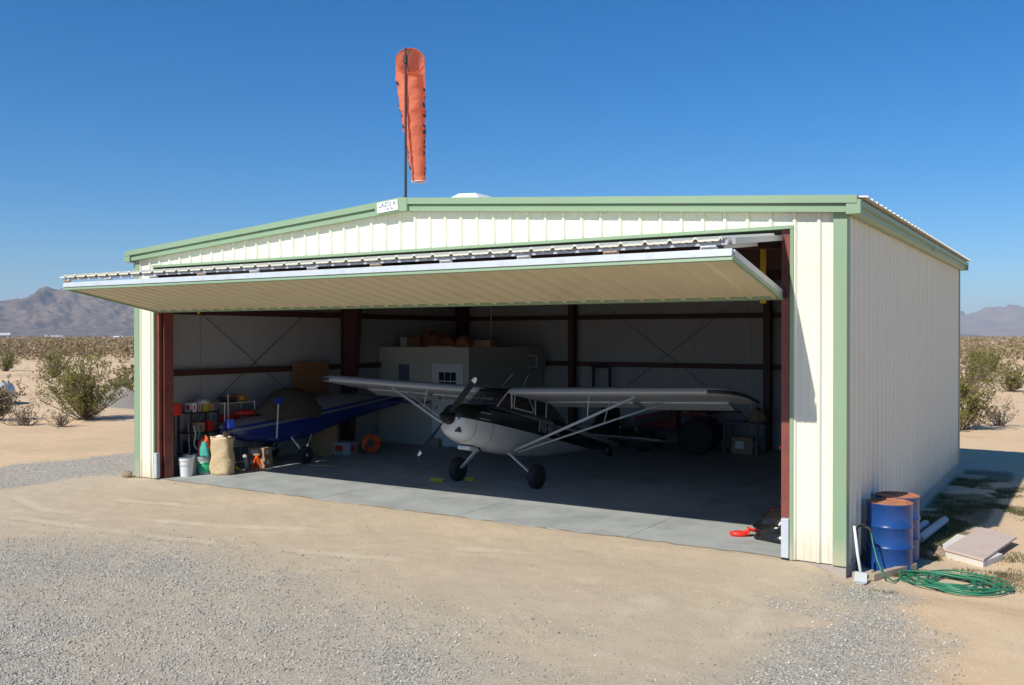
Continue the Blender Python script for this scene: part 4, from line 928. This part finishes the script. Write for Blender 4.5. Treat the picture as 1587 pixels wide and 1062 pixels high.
tag(MB().box(-.03,.03,-.03,.03,0,.62).box(.47,.53,-.03,.03,0,.62).box(-.03,.53,-.03,.03,.621,.70).build('wall_bracket','navy',loc=(4.75,11.0,1.35)), 'dark blue square bracket frame hanging on the back wall', 'bracket')
for xx in (7.05,7.3): tag(MB().lathe([(.1,0),(.1,.26),(.06,.3),(.03,.31)],12).build('jar','white' if xx < 7.2 else 'ltgrey',loc=(xx,10.95,.95),smooth=True,angle=40), ('left' if xx < 7.2 else 'right')+' one of two pale jars on the shelf behind the tractor', 'jar')
tag(MB().box(6.6,8.9,10.85,11.1,.91,.949).build('wall_shelf','ply'), 'brown wooden shelf on back wall behind the tractor', 'shelf')
cloth((9.55,10.3,.76),'cardb',.2,.16,.32,'tan bundle on the right end of the work table','bundle',31)
# by the right jamb
tb_ = thing('rubbish_bag', 'shiny black plastic rubbish bag slumped on the slab by right jamb', 'bag', (12.76,1.14,0))
random.seed(9); rg = []
for i, t in enumerate(np.linspace(0,1,11)):
    rr_ = .34*(1-t**2.2)**.5*(1+.08*math.sin(i*2.))+.02
    rg.append([(rr_*math.cos(a)*(1+.09*math.sin(5*a+i)+random.uniform(-.05,.05))*1.05, rr_*math.sin(a)*(1+.08*math.sin(4*a-i)), .42*t+.02*math.sin(3*a)*(t>0)) for a in np.linspace(0,2*math.pi,25)[:-1]])
MB().loft(rg).build('body','bagblk',tb_,smooth=True); MB().lathe([(.03,.40),(.025,.46),(.07,.52)],10).build('knot','bagblk',tb_,smooth=True)
ch = thing('scoop', 'bright red plastic scoop on the slab beside the rubbish bag', 'scoop', (12.18,.97,0), (0,0,.4))
MB().loft([[(.13*math.cos(a)*k,.08*math.sin(a)*k,z) for a in np.linspace(0,2*math.pi,17)[:-1]] for k,z in ((.8,0),(1,.03),(1,.055),(.5,.075))]).build('body','redbright',ch,smooth=True)
MB().tube([(.08,0,.05),(.16,.02,.10),(.24,.02,.08)],[.03,.028,.02],8).build('handle','redbright',ch,smooth=True); MB().box(.12,.15,-.05,.07,.03,.13).build('guard','redbright',ch,bevel=.01)
lm = thing('lawn_mower', 'red and black push mower half hidden behind the right jamb', 'mower', (12.72,2.2,0), (0,0,-.5))
MB().box(-.28,.28,-.38,.38,.12,.26).build('deck','red',lm,bevel=.05); MB().lathe([(.16,.26),(.17,.42),(.12,.5)],16).build('engine','dark',lm,smooth=True,angle=40)
for sx in (-.3,.3):
    for sy in (-.28,.28): MB().lathe([(.04,-.03),(.1,-.03),(.11,0),(.1,.03),(.04,.03)],16,(sx,sy,.11),'x').build('wheel','black',lm,smooth=True)
MB().tube([(-.24,.36,.25),(-.22,.85,.95),(.22,.85,.95),(.24,.36,.25)],.014,6).build('handle','dark',lm)
rr2 = thing('fire_extinguisher', 'red cylinder with lever hanging inside the right door column', 'extinguisher', (13.03,.62,1.08))
MB().lathe([(.07,0),(.075,.02),(.075,.3),(.05,.36),(.02,.38)],16).build('body','redbright',rr2,smooth=True,angle=40); MB().beam((-.17,-.02,.27),(.06,0,.27),.03,.03).build('lever','redbright',rr2); MB().box(-.01,.12,.02,.05,.05,.3).build('bracket','dark',rr2)
for i, (x_, l_, w_) in enumerate(((5.55,'yellow wheel chock left of the aeroplane main wheel',.3),(6.05,'small yellow wheel chock right of the aeroplane main wheel',.2))):
    tag(MB().prism([(-.05,0),(.05,0),(.0,.06)],-w_/2,w_/2,lambda p,t:(t,p[0],p[1])).build('wheel_chock','tyelow',loc=(x_,2.7+.4*i,0)), l_, 'chock')

# ------------------------------------------------------------------ beside the right wall
def drum(loc, label, rz):
    t = thing('oil_drum', label, 'drum', loc, (0,0,rz))
    r, h = .28, .86
    pf = [(r*.97,.0),(r*1.02,.004),(r*1.02,.022),(r,.03)]
    for zc in (h*.345, h*.655): pf += [(r,zc-.028),(r*1.035,zc-.012),(r*1.05,zc),(r*1.035,zc+.012),(r,zc+.028)]
    pf += [(r,h-.03),(r*1.02,h-.022),(r*1.02,h)]
    MB().lathe(pf, 40, cap=False).build('body', 'drum', t, smooth=True, angle=50)
    MB().lathe([(r*1.02,h+.0005),(r*.97,h+.004),(r*.955,h-.018),(.001,h-.018)], 40, cap=False).build('lid', 'drumrust', t, smooth=True, angle=30)
    MB().lathe([(.035,h-.017),(.035,h-.002),(.005,h-.002)], 12, (.18,0,0)).build('bung', 'drumrust', t)
    return t
drum((14.21,.90,gz(14.21,.9)-.0), 'nearer blue steel drum with rusty top beside the side wall', .4)
drum((14.185,1.62,gz(14.185,1.62)), 'farther blue steel drum with rusty top, behind the nearer drum', 2.1)
sv = thing('shovel', 'white handled shovel leaning on the corner of the hangar', 'shovel', (14.05,-.03,gz(14.05,-.03)), (0,0,0))
MB().tube([(0,0,.05),(-.06,.05,.35),(-.105,.09,.66)], [.018,.019,.017], 8).build('handle', 'white', sv, smooth=True)
MB().loft([[(-.07,-.02,.12),(.07,-.03,.12),(.07,-.01,.125),(-.07,0,.125)],[(-.075,-.09,.02),(.085,-.10,.02),(.085,-.08,.03),(-.075,-.07,.03)],[(-.03,-.15,.006),(.05,-.155,.006),(.05,-.15,.012),(-.03,-.145,.012)]]).build('blade', 'greyp', sv)
MB().box(-.11,-.03,-.0,.09,-.02,.10).build('wedge', 'oldwood', sv)
sp = thing('garden_tap', 'dark garden tap on a short pipe at the side wall', 'tap', (13.905,.42,gz(13.95,.42)))
MB().tube([(0,0,-.1),(0,0,.56),(.03,-.02,.60),(.14,-.06,.60)], .013, 8).build('pipe', 'dark', sp); MB().tube([(.12,-.06,.60),(.17,-.08,.59),(.185,-.085,.54)], .018, 8).build('spout', 'dark', sp); MB().box(.05,.11,-.07,.01,.625,.635).build('tap_handle', 'dark', sp)
z0 = gz(15,.3)
hp = [(14.09,.335,gz(14,.3)+.55),(14.12,.30,z0+.42),(14.18,.22,z0+.25),(14.27,.12,z0+.09),(14.40,.10,z0+.03)]
random.seed(21); N = 10
for k in range(N*22):
    a = math.pi+.2+2*math.pi*k/22; lp = k//22; ph = k/22.
    rx = .56-.22*math.sin(ph*1.9)**2-.02*(lp % 3); ry = .46-.20*math.sin(ph*1.4+.8)**2
    cx = 15.02+.10*math.sin(ph*2.3); cy = .42+.09*math.cos(ph*1.7)
    hp.append((cx+rx*math.cos(a)+.02*math.sin(5*a+ph), cy+ry*math.sin(a)+.25*rx*math.cos(a)*-.25, z0+.018+.011*(lp % 5)+.012*math.sin(a*2+ph)**2))
tag(MB().tube(hp, .0105, 6).build('garden_hose', 'hose', smooth=True), 'green garden hose running from tap to a loose coil on the sand', 'hose')
def slab_of(name, quad, z0, z1, m, label, cat, bev=.006):
    c = [sum(p[i] for p in quad)/4 for i in (0,1)]; n = len(quad)
    mb = MB().add([(p[0]-c[0],p[1]-c[1],0) for p in quad]+[(p[0]-c[0],p[1]-c[1],z1-z0) for p in quad], [(0,3,2,1),(4,5,6,7),(0,1,5,4),(1,2,6,5),(2,3,7,6),(3,0,4,7)])
    return tag(mb.build(name, m, loc=(c[0],c[1],z0), bevel=bev), label, cat)
zb = gz(15.1,2.2)
slab_of('board', [(14.74,1.98),(15.24,1.60),(15.42,2.25),(14.92,2.6)], zb+.0, zb+.085, 'whiteb', 'thick white board lying lowest under the pinkish panel', 'board')
slab_of('board', [(14.60,2.35),(14.95,2.25),(15.05,3.35),(14.72,3.5)], zb+.0, zb+.05, 'whiteb', 'white board sticking out at the left of pinkish panel', 'board')
slab_of('panel', [(14.73,1.97),(15.25,1.58),(15.52,3.36),(15.0,3.85)], zb+.092, zb+.125, 'pink', 'pinkish flat panel lying on top of the white boards', 'panel')
for k, (x_, y_) in enumerate(((14.68,2.05),(14.62,2.3))):
    tag(MB().sphere((0,0,.03),(.075,.06,.06),9,6,.15).build('rock','rock',loc=(x_,y_,gz(x_,y_))), ('nearer' if k == 0 else 'farther')+' of two brown stones at the left edge of the boards', 'stone')
zt_ = gz(14.3,.5)
tag(MB().beam((14.14,.10,zt_+.045),(14.50,.98,zt_+.045),.075,.085).build('timber','oldwood',bevel=.006), 'weathered timber lying on the ground before the blue drums', 'timber')
for k, (p, q) in enumerate((((14.30,2.75,gz(14.3,2.75)+.065),(14.42,4.55,gz(14.4,4.5)+.065)),((14.10,2.7,gz(14.1,2.7)+.06),(14.2,4.1,gz(14.2,4.1)+.06)))):
    tag(MB().tube([p,q],.062,14).build('pipe','pipe',smooth=True,angle=40), ('longer grey' if k == 0 else 'shorter grey')+' pipe lying in the shade along the side wall', 'pipe')
tag(MB().sphere((0,0,.05),(.12,.10,.085),10,7,.14).build('rock','rock',loc=(-.12,-.16,gz(-.12,-.16))), 'brown rock at the foot of the left hangar corner', 'stone')

# ------------------------------------------------------------------ vegetation
def leaf_mat(name, cols, scale=2.2, trans=.35):
    m, n, l, b = _new(name)
    tc = n.new('ShaderNodeTexCoord'); nz = n.new('ShaderNodeTexNoise'); nz.inputs['Scale'].default_value = scale; nz.inputs['Detail'].default_value = 4
    l.new(tc.outputs['Object'], nz.inputs[0]); rp = n.new('ShaderNodeValToRGB'); l.new(nz.outputs['Fac'], rp.inputs[0])
    cr = rp.color_ramp; cr.elements[0].position = .32; cr.elements[0].color = cols[0]+(1,); cr.elements[1].position = .68; cr.elements[1].color = cols[-1]+(1,)
    for i, c in enumerate(cols[1:-1]): e = cr.elements.new(.32+.36*(i+1)/(len(cols)-1)); e.color = c+(1,)
    l.new(rp.outputs[0], b.inputs['Base Color']); b.inputs['Roughness'].default_value = .7; b.inputs['Specular IOR Level'].default_value = .2
    t = n.new('ShaderNodeBsdfTranslucent'); l.new(rp.outputs[0], t.inputs[0]); ms = n.new('ShaderNodeMixShader'); ms.inputs[0].default_value = trans
    l.new(b.outputs[0], ms.inputs[1]); l.new(t.outputs[0], ms.inputs[2]); l.new(ms.outputs[0], n['Material Output'].inputs[0])
    return m
M['leaf'] = leaf_mat('creosote_leaf', [(.165,.16,.035),(.24,.22,.055),(.31,.265,.09)])
M['leafdry'] = leaf_mat('dry_leaf', [(.14,.10,.05),(.22,.17,.085),(.28,.22,.12)])
M['stemm'] = mat('bush_stem', (.16,.125,.095), .85, var=.3, scale=8)
M['stemdry'] = mat('dry_twig', (.24,.19,.15), .85, var=.3, scale=8)
def mesh_np(name, co, quads, m):
    me = bpy.data.meshes.new(name); me.vertices.add(len(co)); me.vertices.foreach_set('co', np.asarray(co, np.float32).ravel())
    k = quads.shape[1]; me.loops.add(quads.size); me.polygons.add(len(quads)); me.loops.foreach_set('vertex_index', quads.ravel().astype(np.int32))
    me.polygons.foreach_set('loop_start', (np.arange(len(quads))*k).astype(np.int32)); me.update(calc_edges=True); me.materials.append(m); return me
def leaf_quads(P, size, rg_, asp=.55):
    n = len(P); d = rg_.normal(size=(n,3)); d[:,2] = np.abs(d[:,2])*.8+.1; d /= np.linalg.norm(d,axis=1)[:,None]
    e = rg_.normal(size=(n,3)); e -= (e*d).sum(1)[:,None]*d; e /= np.linalg.norm(e,axis=1)[:,None]
    s = (size*rg_.uniform(.6,1.4,n))[:,None]
    co = np.stack([P-e*s*asp*.5, P-e*s*asp*.1+d*s*.5-d*s, P+e*s*asp*.5, P+d*s], 1)
    co = np.stack([P-d*s*.5, P+e*s*asp, P+d*s*.7, P-e*s*asp], 1)
    return co.reshape(-1,3), np.arange(4*n).reshape(n,4)
def make_bush(seed, h, wd, nst, per, ls, lm='leaf', sm='stemm'):
    r = np.random.default_rng(seed); mb = MB(); pts = []
    for i in range(nst):
        a = r.uniform(0,2*math.pi); tilt = abs(r.normal(0,.5))+.08; tilt = min(tilt,1.15)
        ln = h*r.uniform(.62,1.08)*(1-.12*tilt); p = np.array([r.normal(0,.06),r.normal(0,.06),-.05]); path = [p.copy()]
        for k in range(5):
            tt = tilt*(1-.10*k)+r.normal(0,.12); aa = a+r.normal(0,.22)
            p = p+ln/5*np.array([math.sin(tt)*math.cos(aa)*wd/h*1.0, math.sin(tt)*math.sin(aa)*wd/h*1.0, math.cos(tt)]); path.append(p.copy())
        mb.tube(path, [.020,.016,.012,.009,.006,.003], 4, cap=False)
        for j in range(8):
            t = r.uniform(.22,1); k = min(int(t*5),4); f = t*5-k; q = path[k]*(1-f)+path[k+1]*f
            d = np.array([r.normal(),r.normal(),abs(r.normal())*.8+.3]); d /= np.linalg.norm(d); L_ = ln*r.uniform(.12,.30)
            e = q+d*L_; mid_ = q+d*L_*.5+r.normal(0,.03,3); mb.tube([q,mid_,e],[.006,.004,.002],3,cap=False)
            for f in r.uniform(.25,1.1,per): pts.append(q+d*L_*f+r.normal(0,.05,3)*h/2.2)
    P = np.array(pts); P = P[P[:,2] > .08*h]
    co, q = leaf_quads(P, np.full(len(P), ls), r)
    lme = mesh_np('foliage', co, q, M[lm])
    o = bpy.data.objects.new('creosote_bush', None); COL.objects.link(o)
    st = mb.build('stems', sm, o); lo = bpy.data.objects.new('foliage', lme); COL.objects.link(lo); lo.parent = o
    return o
protos = [make_bush(1,2.2,3.3,64,16,.047), make_bush(2,2.0,2.4,40,13,.048), make_bush(3,1.6,2.3,36,13,.048), make_bush(4,1.0,1.5,22,9,.05,'leafdry','stemdry'), make_bush(5,.8,1.6,26,2,.04,'leafdry','stemdry')]
usedp = set()
def put(pi, x, y, s, rz, label, group=None):
    o = protos[pi] if pi not in usedp else copy_tree(protos[pi]); usedp.add(pi)
    o.location = (x, y, gz(x,y)); o.rotation_euler = (0,0,rz); o.scale = (s,s,s)
    for k in ('group',):
        if k in o: del o[k]
    tag(o, label, 'bush', group)
put(0,-13.25,7.5,1.04,.4,'large green creosote bush left of the hangar')
put(1,-54,31.5,1.35,1.,'yellow green bush on pale sand above the large left bush')
put(2,-69,36,1.2,2.,'small green bush at the left edge of the sand clearing')
put(3,-24,17.6,1.9,.5,'dry brown bush behind the grey gravel heap')
put(2,-21,14.2,1.0,2.6,'green bush peeking out between gravel heap and left hangar corner')
put(4,-13.0,5.2,1.0,.3,'dead grey twigs left of the large green bush')
put(3,-15.6,5.6,1.35,1.7,'dry brush at the left picture edge below the tank')
put(4,-11.6,5.6,.75,2.2,'low dead twigs in front of the large green bush')
put(1,12.75,22.2,1.12,.7,'tall green creosote bush just behind the right wall')
put(0,9.6,31,.9,2.4,'upper green bush behind the tall one at the right wall')
put(2,12.5,48,1.1,.9,'round green bush at the right picture edge')
put(1,9.9,62,1.1,2.9,'bushy green creosote on the right beyond the sandy gap')
put(3,11.2,38,1.0,1.2,'grey dry shrub between the right bushes')
put(4,13.7,24.5,1.0,.2,'dead grey twigs right of the tall creosote bush')
put(3,10.0,52,1.6,2.0,'grey brown shrub below the far right brush')
put(0,6.2,95,1.0,1.2,'green bush in front of the far right brush')
put(2,9.0,80,1.2,.1,'olive bush in the middle of the far right sand')

# far scrub, one mass of brush to the horizon
M['scrub'] = leaf_mat('far_scrub', [(.23,.17,.10),(.33,.24,.15),(.27,.215,.10),(.38,.28,.185)], scale=.11, trans=.15)
def scrub(name, n, rmin, rmax, azr, hlo, hhi, nq, seed, m, label, powr=1.0, lf=.17):
    r = np.random.default_rng(seed); az = np.radians(r.uniform(azr[0],azr[1],n)); rad = rmin+(rmax-rmin)*r.uniform(0,1,n)**powr
    X = camo.location.x-np.sin(az)*rad; Y = camo.location.y+np.cos(az)*rad
    ok = ~((X > -2) & (X < W+3) & (Y > -3) & (Y < D+6)) & ~((np.abs(X+13.2) < 2) & (np.abs(Y-7.5) < 2))
    X, Y, rad = X[ok], Y[ok], rad[ok]; n = len(X)
    Z = ground_z(X,Y); h = r.uniform(hlo,hhi,n)*(1+.25*(rad > 200)); wd = h*r.uniform(.8,1.5,n)
    u = r.normal(size=(n,nq,3)); u /= np.linalg.norm(u,axis=2)[...,None]; u[...,2] = np.abs(u[...,2]); u *= r.uniform(.5,1,(n,nq))[...,None]**.5
    P = np.stack([X[:,None]+u[...,0]*wd[:,None]*.5, Y[:,None]+u[...,1]*wd[:,None]*.5, Z[:,None]+u[...,2]*h[:,None]*.85+.02], -1).reshape(-1,3)
    sz = np.repeat(h*lf*(24/nq)**.5,nq)
    co, q = leaf_quads(P, sz, r, .6); me = mesh_np(name, co, q, m)
    o = bpy.data.objects.new(name, me); COL.objects.link(o); return tag(o, label, 'brush', kind='stuff')
scrub('far_brush', 2900, 150, 620, (46,74), 1.2,2.5, 34, 1, M['scrub'], 'dense brown and olive desert brush below the left mountain', 1.3)
scrub('far_brush', 1700, 120, 620, (-14,18), 1.2,2.6, 34, 2, M['scrub'], 'dense olive brush below the pale right mountains', 1.3)
scrub('far_brush', 1600, 160, 620, (18,46), 1.2,2.2, 22, 3, M['scrub'], 'brush stretching behind the hangar', 1.2)
scrub('distant_brush', 5000, 600, 1900, (-16,76), 2.0,3.5, 14, 4, M['scrub'], 'thin line of distant brush along the horizon', 1.4)
scrub('low_tufts', 420, 44, 150, (50,74), .12,.34, 60, 5, M['leafdry'], 'low dry tufts scattered over the left sand', 1.0, .14)
scrub('low_tufts', 420, 38, 120, (-12,12), .15,.45, 60, 6, M['leafdry'], 'low dry tufts scattered over the right sand', 1.0, .14)
scrub('low_tufts', 60, 60, 140, (50,74), .5,1.3, 60, 7, M['scrub'], 'scattered shrubs on the far left sand', .8)

# green weeds near hose and along the shaded wall
r = np.random.default_rng(77); px = r.uniform(13.95,16.2,110000); py = r.uniform(-.8,11,110000)
gmk = np.maximum(sst(.48,.58,fbm(px*1.6,py*1.6,4,51)), .45*sst(.42,.54,fbm(px*1.2,py*1.2,4,53))*sst(15.0,14.6,px)*sst(1.6,3,py))*sst(16.2,15.0,px)*sst(-.8,-.2,py)*sst(11,10,py); keep = r.uniform(0,1,110000) < gmk*.75
px, py = px[keep], py[keep]; pz = ground_z(px,py); n = len(px); hh = r.uniform(.015,.05,n); aa = r.uniform(0,6.28,n); ll = r.normal(0,.02,(n,2))
co = np.stack([np.stack([px-.004*np.cos(aa),py-.004*np.sin(aa),pz],1),np.stack([px+.004*np.cos(aa),py+.004*np.sin(aa),pz],1),np.stack([px+ll[:,0],py+ll[:,1],pz+hh],1)],1).reshape(-1,3)
M['weed'] = leaf_mat('weed_green', [(.075,.085,.025),(.11,.12,.035),(.16,.145,.06)], scale=3)
o = bpy.data.objects.new('weeds', mesh_np('weeds', co, np.arange(3*n).reshape(n,3), M['weed'])); COL.objects.link(o); tag(o, 'short green weeds around the hose and along the shaded wall', 'weeds', kind='stuff')

# ------------------------------------------------------------------ gravel stones
M['pebble'] = None
m, n_, l, b = _new('pebble'); a = n_.new('ShaderNodeAttribute'); a.attribute_name = 'tone'; rp = n_.new('ShaderNodeValToRGB'); l.new(a.outputs['Fac'], rp.inputs[0])
cr = rp.color_ramp; cr.elements[0].color = (.23,.215,.19,1); cr.elements[1].color = (.70,.67,.60,1)
for p, c in ((.2,(.34,.315,.28)),(.55,(.44,.405,.345)),(.8,(.55,.495,.41))): e = cr.elements.new(p); e.color = c+(1,)
l.new(rp.outputs[0], b.inputs['Base Color']); b.inputs['Roughness'].default_value = .85; M['pebble'] = m
def stones(name, N, xr, yr, dens, smin, smax, seed, label):
    r = np.random.default_rng(seed); X = r.uniform(*xr,N); Y = r.uniform(*yr,N)
    d = np.hypot(X-camo.location.x, Y-camo.location.y)
    keep = r.uniform(0,1,N) < dens(X,Y)*np.clip((10/d)**1.6,0,1); X, Y = X[keep], Y[keep]; n = len(X)
    ok = ~((X > -.05) & (X < W+.05) & (Y > -.03)); X, Y = X[ok], Y[ok]; n = len(X)
    Z = ground_z(X,Y); s = smin+(smax-smin)*r.uniform(0,1,n)**2.2
    base = np.array([(1,0,0),(-1,0,0),(0,1,0),(0,-1,0),(0,0,1),(0,0,-1)],float)
    V = base[None]*r.uniform(.55,1.15,(n,6,1))+r.normal(0,.14,(n,6,3)); V[...,2] *= .7
    an = r.uniform(0,6.28,n); c, sn = np.cos(an), np.sin(an)
    V = np.stack([V[...,0]*c[:,None]-V[...,1]*sn[:,None], V[...,0]*sn[:,None]+V[...,1]*c[:,None], V[...,2]],-1)*s[:,None,None]*.5
    V += np.stack([X,Y,Z+s*.12],1)[:,None]
    F = np.array([(0,2,4),(2,1,4),(1,3,4),(3,0,4),(2,0,5),(1,2,5),(3,1,5),(0,3,5)])
    q = (F[None]+(np.arange(n)*6)[:,None,None]).reshape(-1,3)
    me = mesh_np(name, V.reshape(-1,3), q, M['pebble']); fattr(me, 'tone', np.repeat(r.uniform(0,1,n),6))
    o = bpy.data.objects.new(name, me); COL.objects.link(o); return tag(o, label, 'gravel', kind='stuff')
stones('gravel', 400000, (-9,16.5), (-9,4), lambda x, y: gravel_mask(x,y)**1.3, .009, .038, 1, 'loose grey gravel spread over the ground')
stones('loose_stones', 300000, (-8,19), (-9,22), lambda x, y: .30+0*x, .006, .024, 2, 'scattered small stones on the bare dirt')

# gravel heap, tank, far buildings
r = np.random.default_rng(5); n = 9000; a_ = r.uniform(0,6.28,n); rr_ = np.sqrt(r.uniform(0,1,n)); X = rr_*2.6*np.cos(a_); Y = rr_*1.6*np.sin(a_)
gh = thing('gravel_heap', 'heap of grey gravel behind the large green bush', 'gravel heap', (-19.3,13.2,gz(-19.3,13.2)))
tt = np.linspace(0,1,14); mb = MB().loft([[(2.3*t*math.cos(a)*(1+.08*math.sin(3*a)),1.4*t*math.sin(a)*(1+.1*math.sin(4*a)),.95*(1-t**1.3)*(1+.1*math.sin(2*a+5*t))-.06) for a in np.linspace(0,2*math.pi,31)[:-1]] for t in tt], cap=False)
M['heap'] = mat('grey_gravel', (.24,.215,.19), .9, var=.5, scale=14, bump=.8, bscale=25); mb.build('mound','heap',gh,smooth=True)
tk = thing('water_tank', 'silver cylindrical tank lying in scrub at the left edge', 'tank', (-23.6,10.4,gz(-23.6,10.4)), (0,0,.95))
MB().lathe([(.02,-1.2),(.25,-1.17),(.38,-1.05),(.40,-.9),(.40,.9),(.38,1.05),(.25,1.17),(.02,1.2)],20,(0,0,.52),'y').build('shell','tankm',tk,smooth=True)
for yy in (-.6,.6): MB().box(-.3,.3,yy-.06,yy+.06,-.1,.16).build('saddle','stem',tk)
def far_house(x, y, sx, sy, h, rz, label, wall, roof):
    t = thing('far_house', label, 'house', (x,y,gz(x,y)-.3), (0,0,rz))
    MB().box(-sx/2,sx/2,-sy/2,sy/2,0,h).build('wall',wall,t); MB().prism([(-sy/2-.4,h),(sy/2+.4,h),(0,h+sy*.22)],-sx/2-.4,sx/2+.4,lambda p,q:(q,p[0],p[1]+.01)).build('roof',roof,t)
    MB().box(sx*.2,sx*.36,-sy/2-.05,-sy/2+.02,h*.35,h*.8).build('window','glassdk',t); MB().box(-sx*.3,-sx*.15,-sy/2-.05,-sy/2+.02,0,h*.8).build('door','dark',t)
far_house(-742,407,18,9,4.2,.9,'grey far house with dark window at the left horizon','greyp','silver')
far_house(-880,540,16,6,2.6,1.0,'white low far building right of the grey house','silver','silver')
far_house(-860,600,9,5,2.4,.8,'small white far building below the mountain middle','vent','vent')

# ------------------------------------------------------------------ air
m = bpy.data.materials.new('air'); m.use_nodes = True; n = m.node_tree.nodes; n.remove(n['Principled BSDF'])
pv = n.new('ShaderNodeVolumePrincipled'); pv.inputs['Color'].default_value = (.70,.83,1.0,1); pv.inputs['Density'].default_value = 9e-5; pv.inputs['Anisotropy'].default_value = .0; pv.inputs['Density Attribute'].default_value = ''; pv.inputs['Color Attribute'].default_value = ''; pv.inputs['Temperature Attribute'].default_value = ''; m.cycles.homogeneous_volume = True
m.node_tree.links.new(pv.outputs[0], n['Material Output'].inputs['Volume'])
o = MB().box(-14000,14000,-14000,14000,-60,430).build('haze', m); tag(o, 'thin bluish desert air', 'haze', kind='stuff')
